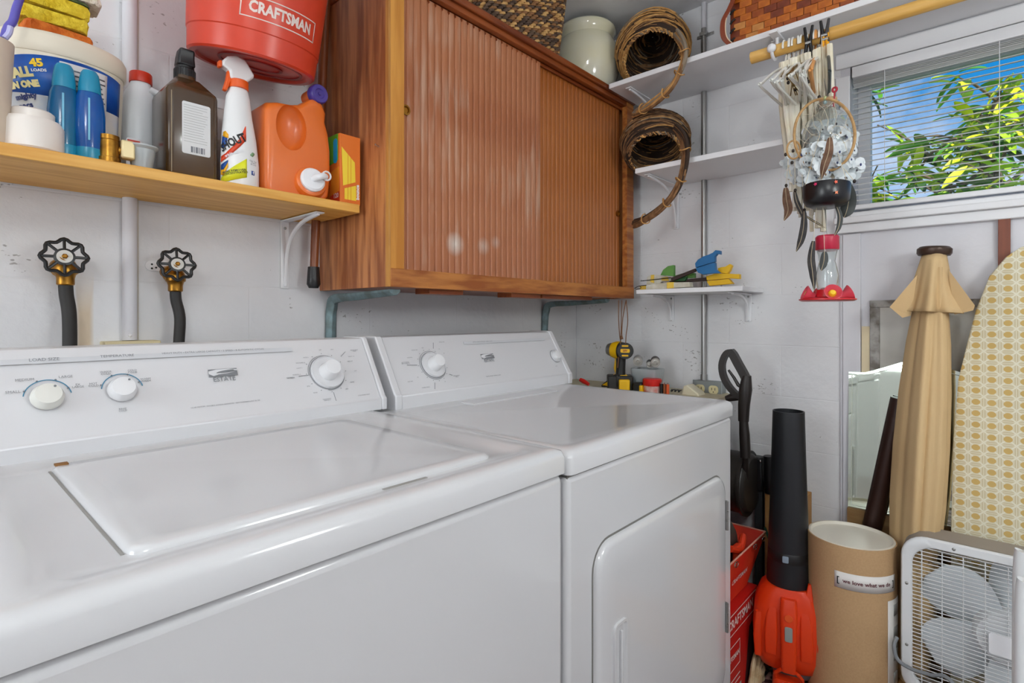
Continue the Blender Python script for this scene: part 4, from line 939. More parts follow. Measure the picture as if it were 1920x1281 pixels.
# conduit, clamp and outlet box
yc = .812
t = thing('steel_conduit', 'thin galvanised vertical conduit on the right wall', 'conduit', (XW, yc, .9))
G().cyl((XW - .012, yc, .9), (XW - .012, yc, 2.215), .0098, n=14).obj('pipe', STEEL, t)
G().cyl((XW - .012, yc, 2.2), (XW - .012, yc, ZC), .0088, n=14).obj('upper_pipe', WALL2, t)
for z in (2.185,):
    G().bx(XW - .024, XW - .001, yc - .013, yc + .013, z, z + .014).bx(XW - .004, XW - .001, yc - .034, yc + .03, z + .001, z + .013).obj('clamp', STEEL, t, bevel=.002)
    G().ell((XW - .005, yc - .024, z + .007), (.003, .005, .005), 8, 4).obj('screw', STEEL, t)
G().cyl((XW - .012, yc, .905), (XW - .012, yc, .925), .0125, n=14).obj('connector', STEEL, t)
oy, oz = .786, .852
t = thing('outlet_box', 'metal box with two cream double sockets', 'outlet', (XW, oy, .80))
G().bx(XW - .045, XW - .001, oy - .052, oy + .052, oz - .052, oz + .052).obj('box', mat('box_steel', (150, 156, 156), .45, .7), t, bevel=.003)
G().bx(XW - .049, XW - .045, oy - .054, oy + .054, oz - .054, oz + .054).obj('cover', mat('box_steel', (0, 0, 0)), t, bevel=.003)
IV = mat('socket_ivory', (226, 216, 170), .4)
for dy in (.025, -.025):
    for dz_ in (.024, -.024):
        f_ = decal(rrect(.034, .030, .011, 5), IV, t, (XW - .049, oy + dy, oz + dz_), -Y_, Z_, 'socket', lift=.0, depth=.003)
        for k in (-.006, .006): decal(rect(k - .001, k + .001, -.002, .007), BLACK, f_, (XW - .052, oy + dy, oz + dz_), -Y_, Z_, 'slot')
        decal(circ(.002, 8, 0, -.008), BLACK, f_, (XW - .052, oy + dy, oz + dz_), -Y_, Z_, 'slot')
    G().ell((XW - .05, oy + dy, oz), (.002, .003, .003), 8, 4).obj('screw', BRASS, t)

# red-brown woven basket on the top shelf
SPL = [mat('splint_%d' % i, c_, .35, c2=d_, nscale=25, coat=.3) for i, (c_, d_) in enumerate((((170, 86, 18), (200, 112, 32)), ((140, 62, 16), (166, 84, 26)), ((108, 44, 20), (136, 62, 30)), ((186, 120, 56), (206, 142, 76))))]
fx0 = 1.742; ya, yb2 = .18, .632; zb = 1.998
t = thing('splint_basket', 'glossy red-brown woven splint basket with a leather strap', 'basket', ((fx0 + XW) / 2, (ya + yb2) / 2, zb))
G().bx(fx0, XW - .006, ya, yb2, zb, zb + .24).obj('liner', mat('splint_2', (0, 0, 0)), t)
rndb = random.Random(5); sw, sh = .0365, .0215; SM = [G().bx(-.004, .0, -sw / 2, sw / 2, 0, sh - .001).mesh('splint', m, smooth=0) for m in SPL]
for i in range(11):
    y = yb2 - .012 - (sw / 2 if i % 2 else 0)
    while y > ya + .01:
        inst('splint', rndb.choices(SM, (.42, .3, .2, .08))[0], t, (fx0 + .001 - .0015 * ((i + round(y / sw)) % 2), y - sw / 2, zb + .003 + i * sh), (R(rndb.uniform(-1, 1)), 0, 0), (1, rndb.uniform(.9, 1.0), 1))
        y -= sw
for i in range(7):
    q = Vector((fx0 - .004, yb2 - .002, zb + .012 + i * .03))
    G().tube([q, q + Vector((-.004, -.006, .006)), q + Vector((0, -.014, .012))], .003, 6).obj('lacing', BLACKM, t)
st = curve([P(1372, 86, x=1.728), P(1357, 70, x=1.715), P(1356, 40, x=1.712), P(1368, 15, x=1.715), P(1378, -10, x=1.725), P(1382, -40, x=1.735)], 6)
G().loft([[q + Y_ * .008 + X_ * .002, q - Y_ * .008 + X_ * .002, q - Y_ * .008 - X_ * .002, q + Y_ * .008 - X_ * .002] for q in st]).obj('strap', mat('leather_red', (134, 58, 28), .45), t, bevel=.001)
G().tube([q - Y_ * .009 - X_ * .001 for q in st[:14]], .0016, 6).obj('strap_edge', mat('cream_edge', (226, 204, 172), .6), t)

# painted wooden flowers on the lower shelf
LZ = 1.240
PB, PY, PG, PW2 = (mat('paint_blue', (22, 104, 160), .5), mat('paint_yellow', (236, 186, 8), .5), mat('paint_green', (66, 124, 54), .5, c2=(92, 144, 66), nscale=20), mat('paint_white', (214, 212, 200), .6, c2=(196, 190, 170), nscale=30))
STK = mat('stake_dark', (56, 40, 36), .7)
def cut(pix, x, m, parent, name, dep=.02):
    pts = [P(u, v, x=x) for u, v in pix]; q = [(-(a.y), a.z) for a in pts]
    return G().prism([(a[0], a[1]) for a in q], (x + dep, 0, 0), -Y_, Z_, -dep if 0 else dep).obj(name, m, parent, bevel=.001) if 0 else \
        G().loft([[Vector((x, a.y, a.z)) for a in pts], [Vector((x + dep, a.y, a.z)) for a in pts]]).obj(name, m, parent, bevel=.0012)
def flower(lb, x, base, parts):
    t = thing('wooden_flower', lb, 'ornament', base, 'painted wooden flowers')
    for (nm, m, pix, dx, dep) in parts: cut(pix, x + dx, m, t, nm, dep)
    return t
b0 = P(1300, 533, x=1.85); b0.z = LZ
flower('blue wooden tulip on a dark stake resting on the other flowers', 1.835, b0, (
    ('stake', STK, [(1258, 521), (1304, 503), (1304, 509), (1258, 528)], .002, .012),
    ('petal', PB, [(1303, 494), (1308, 487), (1318, 481), (1327, 478), (1336, 474), (1341, 469), (1350, 470), (1350, 477), (1344, 476), (1340, 481), (1340, 491), (1304, 502)], 0, .018),
    ('petal', PB, [(1304, 503), (1340, 492), (1341, 505), (1350, 512), (1332, 513), (1318, 515), (1308, 511)], -.006, .018),
    ('leaf', PG, [(1238, 516), (1243, 506), (1252, 499), (1263, 497), (1263, 518), (1250, 517)], -.002, .016)))
flower('yellow wooden tulip with green leaf lying along the shelf', 1.865, P(1320, 535, x=1.865), (
    ('stake', STK, [(1255, 527), (1325, 520), (1325, 527), (1255, 531)], .004, .012),
    ('petal', PY, [(1324, 518), (1340, 513), (1364, 513), (1378, 514), (1386, 514), (1386, 523), (1368, 522), (1325, 526)], 0, .02),
    ('petal', PY, [(1325, 527), (1366, 523), (1374, 532), (1352, 534), (1330, 536), (1326, 530)], -.004, .02),
    ('petal', PY, [(1346, 503), (1352, 501), (1360, 500), (1368, 495), (1372, 498), (1368, 508), (1364, 513), (1346, 512)], .006, .018),
    ('leaf', PG, [(1262, 518), (1278, 513), (1302, 512), (1302, 521), (1286, 522), (1264, 522)], .004, .016),
    ('leaf', mat('paint_green_dark', (38, 88, 48), .5), [(1258, 526), (1270, 520), (1288, 518), (1284, 527), (1262, 528)], -.006, .016)))
flower('white wooden daisy with yellow spots at the cabinet end', 1.875, P(1230, 540, x=1.875), (
    ('petal', PW2, [(1212, 533), (1213, 520), (1220, 515), (1240, 516), (1258, 520), (1258, 527), (1240, 528), (1236, 533)], 0, .02),
    ('petal', mat('paint_cream_yellow', (236, 200, 80), .5), [(1219, 529), (1220, 516), (1226, 515), (1226, 531)], -.003, .02),
    ('petal', mat('paint_cream_yellow', (0, 0, 0)), [(1240, 521), (1252, 519), (1254, 527), (1240, 526)], -.002, .02)))
flower('flat white painted board with a yellow band under the flowers', 1.845, P(1260, 541, x=1.845), (
    ('plank', PW2, [(1211, 534), (1250, 530), (1292, 529), (1294, 538), (1250, 541), (1211, 544)], 0, .03),
    ('band', mat('paint_cream_yellow', (0, 0, 0)), [(1250, 529.5), (1263, 529), (1263, 540), (1250, 541.5)], -.002, .034)))
t = thing('wire_tie', 'thin dark wires at the end of the painted flowers', 'wire', P(1205, 542, x=1.85))
G().tube(curve([P(1190, 541, x=1.84), P(1197, 537, x=1.84), P(1212, 535, x=1.845)], 4), .0015, 6).tube(curve([P(1192, 543, x=1.845), P(1202, 540, x=1.84), P(1198, 536, x=1.84)], 4), .0012, 6).obj('wire', BLACKM, t)
G().cyl(P(1201, 527, x=1.87), P(1258, 521, x=1.87), .0015, n=6).obj('wire', BLACKM, t)
t = thing('yellow_block', 'small yellow painted wooden block beside the wires', 'ornament', P(1206, 543, x=1.86))
cut([(1199, 536), (1211, 535), (1212, 543), (1200, 544)], 1.86, MATS['paint_cream_yellow'], t, 'block', .02)
# ================================================================ HANGING CLUSTER ON THE ROD
HGW = mat('hanger_white', (236, 236, 230), .4); GOLD = mat('gold_wire', (150, 116, 40), .35, .8)
def hanger(name, lb, y, m, r, half, drop, tilt, rotz, grp=None, hook=None, hookr=.021, bar=True, parts=True):
    t = thing(name, lb, 'hanger', (RXX, y, RZ + hookr - .002), grp, local=True, rot=(R(tilt), 0, R(rotz)))
    hk = [Vector((-.9 * hookr * math.cos(R(a)), 0, -hookr + hookr * math.sin(R(a)) + 0)) for a in range(-40, 181, 20)]
    hk = [Vector((hookr * math.cos(R(a)), 0, -hookr + hookr * math.sin(R(a)))) for a in range(200, -61, -20)] + [Vector((.004, 0, -hookr * 2.6)), Vector((0, 0, -.085))]
    G().tube(hk, r * .8, 7).obj('hook', hook or m, t)
    apex = Vector((0, 0, -.082))
    sh = curve([Vector((-half, 0, -.082 - drop)), Vector((-half * .55, 0, -.082 - drop * .45)), Vector((-half * .12, 0, -.086)), Vector((half * .12, 0, -.086)), Vector((half * .55, 0, -.082 - drop * .45)), Vector((half, 0, -.082 - drop))], 4)
    G().tube(sh, r, 7).obj('shoulder', m, t)
    if bar: G().tube(curve([Vector((-half, 0, -.082 - drop)), Vector((-half * .95, 0, -.094 - drop)), Vector((half * .95, 0, -.094 - drop)), Vector((half, 0, -.082 - drop))], 3), r, 7).obj('bar', m, t)
    return t
rh_ = random.Random(4)
for i in range(9):
    hanger('clothes_hanger', 'white plastic clothes hanger in the bunch on the rod', .458 - i * .0115, HGW, .0036 + .0008 * (i % 2), .19 + .015 * rh_.random(), .10 + .015 * rh_.random(), rh_.uniform(-2, 2), rh_.uniform(-5, 16), 'white hangers on the rod')
for i, y in enumerate((.447, .438, .425, .419, .409, .401)):
    hanger('wire_hanger', 'twisted gold wire hanger among the white ones', y, GOLD, .0014, .17, .085, rh_.uniform(-3, 3), rh_.uniform(0, 20), 'gold wire hangers on the rod', hookr=.0205)
hanger('clothes_hanger', 'orange and cream wooden hanger beside the yellow clip', .378, mat('hanger_orange', (226, 160, 92), .45), .0052, .17, .09, 1, 10)
hanger('clothes_hanger', 'dark grey slim hanger next to the window', .349, mat('hanger_grey', (72, 82, 84), .4), .0042, .16, .10, -1, 12)
# clips on the rod
def clip(lb, y, m, m2, h, z0=.018, sp=.010):
    t = thing('trouser_clip', lb, 'clip', (RXX - .018, y, RZ - h * .4))
    for s in (-1, 1):
        pts = [(RXX - .0195, y + s * sp, RZ + z0 + .012), (RXX - .0215, y + s * .004, RZ - h * .25), (RXX - .0215, y + s * .0085, RZ - h)]
        G().tube([Vector(q) for q in pts], [.0036, .005, .0042], 8).obj('jaw', m if s < 0 else m2, t)
    G().cyl((RXX - .0225, y - .007, RZ - h * .3), (RXX - .0225, y + .007, RZ - h * .3), .005, n=10).obj('spring', STEEL, t)
clip('black trouser clip over the gold wire hangers', .392, BLACK, BLACK, .055)
clip('black metal clip at the window end of the bunch', .352, mat('clip_grey', (60, 58, 60), .4), BLACK, .03, .022)
clip('yellow plastic clip below the black one', .3505, mat('clip_yellow', (236, 166, 24), .4), mat('clip_yellow', (0, 0, 0)), .07, -.012, .006)
def pin(u, v, x, m=None, r=.0042):
    t = thing('wooden_bead', 'small dark bead tied among the hangers', 'bead', P(u, v, x=x), 'dark beads in the hanging bunch')
    G().ell(P(u, v, x=x), (r, r, r * 1.25), 10, 6).obj('bead', m or mat('bead_dark', (44, 34, 28), .5), t)
    G().cyl(P(u, v, x=x), P(u - 1, v - 26, x=x + .004), .0007, n=5).obj('thread', GOLD, t)
for (u, v) in ((1477, 147), (1478, 155), (1488, 159), (1491, 168), (1497, 157), (1502, 138), (1512, 148), (1516, 153), (1509, 162), (1536, 182)): pin(u, v, 1.61)
# long bundle of cream tie-back cords hanging behind the ornaments
cb = P(1515, 420, x=1.71)
t = thing('cream_cord_bundle', 'bundle of long cream cotton strips hanging behind the dreamcatcher', 'cord', cb)
CRM = mat('cream_cotton', (236, 232, 218), .85, c2=(226, 216, 190), nscale=12)
rc = random.Random(9)
for i in range(30):
    u0 = 1466 + i * 3.1 + rc.uniform(-2, 2); u1 = 1478 + i * 2.9 + rc.uniform(-8, 8); v1 = rc.uniform(330, 440) if 3 < i < 24 else rc.uniform(300, 360); x0 = 1.665 + rc.uniform(-.012, .03)
    G().tube(curve([P(u0, 118 - i * 1.2, x=x0), P((u0 * .6 + u1 * .4) + rc.uniform(-4, 4), 200, x=x0), P(u1 + rc.uniform(-5, 5), 290, x=x0), P(u1, v1, x=x0)], 4), rc.uniform(.005, .0085), 7).obj('strip', CRM, t)
t = thing('paper_card', 'grey and white paper card tucked behind the hangers', 'card', P(1470, 180, x=1.70))
q = [P(1459, 172, x=1.705), P(1473, 158, x=1.69), P(1494, 205, x=1.70), P(1484, 212, x=1.715)]
G().loft([q, [a + X_ * .002 for a in q]]).obj('card', mat('card_grey', (206, 206, 212), .6, c2=(150, 150, 158), nscale=20), t, smooth=0)
t = thing('red_lighter_pin', 'small red plastic key beside the grey hanger', 'key', P(1565, 175, x=1.62))
G().tube([P(1565, 168, x=1.62) + Vector((0, .005 * math.cos(a), .006 * math.sin(a))) for a in [2 * math.pi * i / 12 for i in range(12)]], .0028, 6, closed=True).obj('bow', mat('key_red', (176, 44, 60), .4), t)
G().cyl(P(1565, 173, x=1.62), P(1563, 200, x=1.62), .002, n=6).obj('blade', mat('key_red', (0, 0, 0)), t)
# dreamcatcher
HOOP = mat('suede_tan', (196, 158, 108), .8, c2=(170, 132, 86), nscale=60)
dcx = 1.585; dc = P(1546, 253, x=dcx)
t = thing('dreamcatcher', 'tan hoop dreamcatcher with a small side hoop and feathers', 'dreamcatcher', dc)
vd = Vector((dc.x, dc.y, 0)).normalized(); sd = Vector((vd.y, -vd.x, 0))
def dpt(u, v): return P(u, v, x=dcx)
def hoop(uc, vc, ru, rv, r, nm):
    return G().tube([dpt(uc + ru * math.cos(a), vc + rv * math.sin(a)) for a in [2 * math.pi * i / 40 for i in range(40)]], r, 8, closed=True).obj(nm, HOOP, t)
hoop(1546, 253, 57, 68, .0036, 'hoop'); hoop(1488, 281, 12.5, 17, .0026, 'side_hoop')
WEB = mat('web_thread', (214, 204, 182), .8); 
for (uc, vc, ru, rv, n) in ((1546, 253, 55, 66, 10), (1488, 281, 11, 15, 8)):
    for lev in range(3):
        k0, k1 = 1 - lev * .28, 1 - (lev + 1) * .28
        for j in range(n):
            a0 = 2 * math.pi * (j + lev * .5) / n; a1 = a0 + math.pi / n; a2 = a0 + 2 * math.pi / n
            G().tube([dpt(uc + ru * k0 * math.cos(a0), vc + rv * k0 * math.sin(a0)), dpt(uc + ru * k1 * math.cos(a1), vc + rv * k1 * math.sin(a1)), dpt(uc + ru * k0 * math.cos(a2), vc + rv * k0 * math.sin(a2))], .0006, 4).obj('web', WEB, t)
G().cyl(dpt(1546, 186), Vector((RXX - .02, .36, RZ)), .001, n=5).obj('hanging_loop', WEB, t)
G().ell(dpt(1547, 184), (.005, .005, .006), 8, 6).obj('glass_bead', mat('bead_glass', (206, 214, 150), .15, trans=.5), t)
G().ell(dpt(1547, 192), (.005, .005, .005), 8, 6).obj('glass_bead', mat('bead_glass2', (180, 206, 206), .15, trans=.5), t)
def feather(parent, pts, wd, m, x, name='feather'):
    c_ = curve([P(u, v, x=x) for u, v in pts], 5); n = len(c_); lps = []
    for i, q in enumerate(c_):
        s = i / (n - 1); tt = (c_[min(i + 1, n - 1)] - c_[max(i - 1, 0)]).normalized(); sd2 = tt.cross(X_).normalized()
        w2 = wd * (math.sin(math.pi * min(1, s * .92 + .06)) ** .6) * (.35 + .65 * (1 if s < .75 else (1 - s) / .25)) + .0004
        lps.append([q + sd2 * w2, q - X_ * .0016, q - sd2 * w2, q + X_ * .0012])
    f_ = G().loft(lps).obj(name, m, parent, smooth=60)
    G().tube([q - X_ * .0017 for q in c_], .0007, 5).obj('quill', mat('quill', (190, 172, 140), .5), f_)
FB, FK, FG2 = mat('feather_brown', (92, 64, 48), .8, c2=(122, 92, 72), nscale=40), mat('feather_black', (34, 32, 34), .6, c2=(60, 56, 54), nscale=50), mat('feather_greyblack', (58, 62, 60), .5)
for (pts, wd, m, x) in (([(1473, 352), (1475, 375), (1478, 395), (1470, 414)], .011, FB, 1.585), ([(1490, 358), (1494, 378), (1504, 400), (1506, 410)], .006, FK, 1.588),
                        ([(1508, 396), (1507, 425), (1502, 450), (1493, 472)], .009, FK, 1.582), ([(1589, 345), (1592, 372), (1588, 395), (1583, 408)], .017, FG2, 1.60),
                        ([(1568, 385), (1575, 405), (1573, 425), (1565, 442)], .006, FG2, 1.57), ([(1556, 258), (1554, 285), (1546, 310), (1540, 336)], .010, FB, 1.522), ([(1505, 400), (1518, 410), (1535, 420), (1548, 428)], .0022, FK, 1.585)):
    feather(t, pts, wd, m, x)
for (u, v) in ((1474, 348), (1473, 290), (1485, 305), (1491, 357), (1508, 394), (1602, 340), (1487, 283)):
    G().ell(dpt(u, v), (.004, .004, .005), 8, 6).obj('bead', MATS['bead_dark'], t)
    if v > 320: G().cyl(dpt(u, v), dpt(1488 + (u - 1488) * .7, 298), .0008, n=5).obj('thread', WEB, t)
# clear bottle wrapped in shell discs
bx_ = 1.655; bo = P(1555, 300, x=bx_)
t = thing('glass_bottle', 'corked clear glass bottle hanging inside the dreamcatcher hoop', 'bottle', P(1553, 292, x=bx_))
q0 = P(1553, 288, x=bx_)
G().lathe([(.001, 0), (.055, 0), (.062, .010), (.064, .055), (.055, .085), (.036, .105), (.027, .112), (.027, .118), (.030, .121), (.030, .126), (.0265, .128), (.0265, .137), (.023, .137), (.024, .112), (.05, .08), (.058, .05), (.056, .006), (.001, .004)], 32, q0, cap=False).obj('glass', CLEAR, t)
G().lathe([(.020, .124), (.022, .140), (.021, .147), (.001, .147)], 20, q0).obj('cork', mat('cork', (206, 176, 140), .85, c2=(176, 140, 100), nscale=60), t)
G().cyl(q0 + Z_ * .146, Vector((RXX, .375, RZ - .016)), .0012, n=5).obj('hanging_wire', STEEL, t)
t = thing('shell_mobile', 'hanging mobile of pale translucent shell discs with dark specks', 'mobile', P(1540, 345, x=1.62))
SHM = mat('shell_disc', (240, 245, 247), .2, trans=.08, c2=(226, 234, 238), nscale=60); rs = random.Random(21)
dm = G().prism(circ(.0125, 8), (0, 0, 0), X_, Y_, .0012).mesh('disc', SHM, smooth=0)
spots = []
for i in range(295):
    v = rs.uniform(228, 345)
    if v < 285: uc, hw = 1556, 22 + 26 * min(1, (v - 212) / 34)
    else: uc, hw = 1542, 48 + 26 * math.sin(math.pi * min(1, (v - 278) / 66))
    u = uc + hw * rs.uniform(-1, 1); x = (1.572 if v > 270 and u > 1500 else 1.60) + .05 * ((u - uc) / hw) ** 2 + rs.uniform(-.006, .02)
    inst('disc', dm, t, P(u, v, x=x), (rs.uniform(-.6, .6), R(90) + rs.uniform(-.6, .6), R(20) + rs.uniform(-.5, .5)), (rs.uniform(.7, 1.15),) * 3)
    spots.append((u, v, x))
SPK = [mat('speck_%d' % i, c_, .5) for i, c_ in enumerate(((60, 58, 66), (150, 124, 96), (52, 62, 110)))]
sm_ = [G().ell((0, 0, 0), (.0032, .0024, .0036), 7, 5).mesh('speck', m) for m in SPK]
for i in range(55):
    u, v, x = spots[rs.randrange(len(spots))]; inst('speck', rs.choice(sm_), t, P(u + 2, v + 2, x=x - .012), None, (rs.uniform(.6, 1.2),) * 3)
for u in range(1500, 1600, 10): G().cyl(P(u * .4 + 1545 * .6, 200, x=1.64), P(u, 335, x=1.60), .0007, n=5).obj('thread', WEB, t)
G().cyl(P(1548, 203, x=1.64), Vector((RXX, .385, RZ - .016)), .001, n=5).obj('hanging_thread', WEB, t)
# black painted bowl
bw = P(1549, 388, x=1.555); M = Matrix.Rotation(R(3), 3, 'Y')
t = thing('painted_bowl', 'small black bowl painted with red flowers under the shell mobile', 'bowl', bw)
G().lathe([(.001, .0), (.034, .0), (.037, .002), (.046, .006), (.052, .016), (.0545, .053), (.053, .056), (.050, .053), (.047, .016), (.03, .006), (.001, .005)], 40, bw, M, cap=False).obj('bowl', mat('bowl_black', (22, 22, 26), .28), t)
va = math.atan2(-bw.y, -bw.x)
for (da, z, c_, n) in ((-.42, .05, (206, 40, 96), 5), (.38, .050, (232, 96, 64), 5), (.40, .024, (232, 130, 84), 4)):
    a = va - da if 0 else va + da; ca = Vector((math.cos(a), math.sin(a), 0)); o_ = bw + ca * .0552 + Z_ * z; ex_ = Vector((-ca.y, ca.x, 0))
    decal([((.0052 if k % 2 else .0024) * math.cos(math.pi * k / n), (.0052 if k % 2 else .0024) * math.sin(math.pi * k / n)) for k in range(2 * n)], mat('flower_%d' % int(z * 1000 + c_[2]), c_, .5), t, o_ + ca * .0006, ex_, Z_, 'painted_flower')
for k in range(3):
    a = va + 1.0 + k * 2.09; G().cyl(bw + Vector((.052 * math.cos(a), .052 * math.sin(a), .055)), P(1548, 215, x=1.62), .0008, n=5).obj('hanging_cord', WEB, t)
# hummingbird feeder
hf = P(1551, 565, x=1.60)
FR = mat('feeder_red', (204, 30, 40), .3); 
t = thing('hummingbird_feeder', 'clear hourglass hummingbird feeder with red base flowers', 'feeder', hf)
G().lathe([(.001, .0), (.060, .0), (.066, .003), (.066, .006), (.05, .008), (.028, .012), (.026, .03), (.001, .03)], 40, hf).obj('base_dish', FR, t)
G().lathe([(.022, .028), (.026, .045), (.027, .066), (.023, .088), (.019, .104), (.021, .120), (.025, .136), (.023, .136), (.0175, .104), (.025, .066), (.020, .03)], 32, hf, cap=False).obj('glass', CLEAR, t)
G().lathe([(.026, .134), (.0275, .136), (.0275, .168), (.024, .172), (.001, .172)], 32, hf).obj('cap', mat('feeder_cap', (190, 36, 66), .35), t)
for k in range(4):
    a = va + .25 + k * math.pi / 2; ax = Vector((math.cos(a), math.sin(a), .45)).normalized(); M = ax.to_track_quat('Z', 'Y').to_matrix(); o_ = hf + Vector((.030 * math.cos(a), .030 * math.sin(a), .012))
    fl = G().lathe([(.008, 0), (.010, .010), (.021, .026), (.019, .027), (.007, .012)], 20, o_, M, cap=False).obj('flower', mat('feeder_pink', (216, 76, 92), .35), t)
    G().lathe([(.009, .011), (.009, .020), (.006, .024), (.001, .024)], 14, o_, M).obj('flower_centre', mat('feeder_yellow', (240, 196, 40), .4), fl)
G().cyl(hf + Z_ * .17, Vector((RXX, .385, RZ - .017)), .0012, n=5).obj('hanging_wire', STEEL, t)
for (pts, wd, m) in (([(1525, 452), (1521, 485), (1524, 512), (1527, 545)], .009, FK), ([(1546, 472), (1545, 490), (1540, 508)], .009, FG2)):
    ft = thing('loose_feather', 'black feather dangling beside the feeder glass' if m is FK else 'grey feather hanging against the feeder glass', 'feather', P(*pts[-1], x=1.545))
    feather(ft, pts, wd, m, 1.545, 'vane'); G().cyl(P(*pts[0], x=1.545), P(1540, 300, x=1.57), .0006, n=5).obj('thread', WEB, ft)

# ================================================================ BEHIND THE DRYER: bench with tools
BZ = .862
t = thing('work_ledge', 'narrow board ledge behind the dryer carrying small tools', 'shelf', (1.72, 1.0, BZ - .02))
G().bx(1.505, XW - .003, .70, YW - .003, BZ - .02, BZ).obj('board', mat('ledge_wood', (190, 180, 150), .6), t)
for y in (.78, 1.3): G().bx(1.52, XW - .003, y - .012, y + .012, BZ - .06, BZ - .02).obj('support', mat('ledge_wood', (0, 0, 0)), t)
DY = mat('tool_yellow', (236, 184, 8), .4); DK = mat('tool_black', (34, 33, 32), .5)
# drill hanging by cords under the cabinet
dxw = 1.80
def D(u, v, dx=0): return P(u, v, x=dxw + dx)
t = thing('power_drill', 'yellow and black cordless drill standing below the brown cords', 'drill', P(1160, 722, x=dxw))
ax = (D(1141, 656) - D(1174, 662)); ax = Vector((-.35, .35, .02)); 
c0 = D(1172, 658); c1 = D(1141, 655, .0)
G().tube([c0, c0.lerp(c1, .15), c0.lerp(c1, .30)], [.024, .032, .032], 20).obj('motor_cap', DK, t)
G().tube([c0.lerp(c1, .28), c0.lerp(c1, .5), c0.lerp(c1, .72)], [.034, .034, .029], 20).obj('housing', DY, t)
G().tube([c0.lerp(c1, .70), c0.lerp(c1, .85), c0.lerp(c1, 1.0), c0.lerp(c1, 1.05)], [.025, .026, .022, .012], 20).obj('chuck', STEEL, t)
fr_ = (Vector((0, 0, H)) - c0).normalized(); side = Vector((-fr_.y, fr_.x, 0)).normalized()
G().prism(circ(.031, 24), c0 + fr_ * .026 - Z_ * .0, side, Z_, .006).obj('end_plate', DK, t, bevel=.002)
G().prism(rrect(.034, .014, .004), c0 + fr_ * .0325, side, Z_, .0016).obj('badge', DY, t)
txt('20V', .010, mat('badge_red', (150, 60, 40), .5), t, c0 + fr_ * .0345, side, Z_, bold=.0004)
for dz_ in (.018, -.018): G().prism(rrect(.024, .006, .002), c0 + fr_ * .0325 + Z_ * dz_, side, Z_, .0016).obj('vent', DY, t)
hb = D(1163, 705)
G().tube([c0.lerp(c1, .25) - Z_ * .02, D(1164, 690), hb], [.019, .017, .019], 14).obj('grip', DK, t)
G().tube([c0.lerp(c1, .5) - Z_ * .03, D(1153, 690), D(1157, 705)], [.006, .005, .005], 8).obj('grip_trim', DY, t)
bp_ = D(1162, 716); bp_.z = BZ + .028
G().box(bp_, (.075, .095, .056), Matrix.Rotation(R(35), 3, 'Z')).obj('battery', DK, t, bevel=.006)
G().box(bp_ + Vector((-.02, -.03, -.004)), (.05, .04, .04), Matrix.Rotation(R(35), 3, 'Z')).obj('battery_label', DY, t, bevel=.004)
G().box(hb + Z_ * .002, (.05, .05, .006), Matrix.Rotation(R(35), 3, 'Z')).obj('collar', DY, t, bevel=.002)
t = thing('multi_tool', 'wedge-shaped black and yellow power tool beside the drill', 'tool', P(1140, 724, x=1.78))
w0 = [P(1127, 722, x=1.76), P(1152, 702, x=1.76), P(1158, 704, x=1.76), P(1158, 726, x=1.76), P(1127, 726, x=1.76)]
G().loft([w0, [q + X_ * .05 for q in w0]]).obj('body', DK, t, bevel=.003)
w0 = [P(1129, 722, x=1.757), P(1141, 715, x=1.757), P(1139, 724, x=1.757)]
G().loft([w0, [q + X_ * .004 for q in w0]]).obj('trim', DY, t)
# cords from the cabinet underside
t = thing('leather_cords', 'looped brown cords hanging from the cabinet underside', 'cord', P(1168, 566, x=1.80))
CO = mat('cord_brown', (118, 78, 50), .7)
for (pts) in ([(1160, 563), (1160, 600), (1162, 630), (1164, 640)], [(1166, 563), (1165, 600), (1164, 632), (1161, 660), (1158, 690)], [(1174, 563), (1168, 595), (1166, 625), (1168, 636)], [(1174, 563), (1177, 600), (1174, 628), (1173, 645)]):
    G().tube(curve([P(u, v, x=1.772) for u, v in pts], 6), .0019, 6).obj('cord', CO, t)
G().ell(P(1165, 633, x=1.772), (.006, .006, .008), 8, 6).obj('knot', CO, t)
# jar with cans, red tin, small batteries, cable, tray
p = P(1214, 720, x=1.86); p.z = BZ
t = thing('plastic_container', 'clear plastic tub filled with old batteries', 'container', p)
G().loft([[(p.x + q[0], p.y + q[1], BZ + z) for q in rrect(.085 * k, .105 * k, .012)] for k, z in ((.85, 0), (1, .082), (.96, .082), (.82, .004))], cap=False).obj('tub', FROST, t, solid=.001)
G().loft([[(p.x + q[0], p.y + q[1], BZ + z) for q in rrect(.085 * k, .105 * k, .012)] for k, z in ((.78, .006), (.9, .06))]).obj('contents', mat('mixed_grey', (120, 126, 134), .6, c2=(196, 120, 70), nscale=30), t)
for (u, v, rr_, lb, m) in ((1196, 678, .018, 'round silver battery on the rim of the tub', mat('batt_silver', (176, 174, 172), .5, .3)), (1229, 680, .017, 'round dark battery on the rim of the tub', mat('batt_dark', (56, 50, 48), .5)), (1218, 684, .012, 'short black battery lying on the tub', BLACK)):
    q = P(u, v, x=1.845); b_ = thing('round_battery', lb, 'battery', q); fr_ = Vector((-.85, -.45, -.1)).normalized()
    G().cyl(q, q - fr_ * .045, rr_).obj('case', m, b_); G().lathe([(rr_, 0), (rr_, .002), (rr_ * .75, .002), (rr_ * .72, .0), (rr_ * .35, .001), (rr_ * .3, .003), (.001, .003)], 20, q, fr_.to_track_quat('Z', 'Y').to_matrix()).obj('end_cap', mat('battery_end', (176, 172, 166), .45, .6), b_)
p = P(1223, 720, x=1.80); p.z = BZ
t = thing('red_jar', 'red-lidded clear jar in front of the tub', 'jar', p)
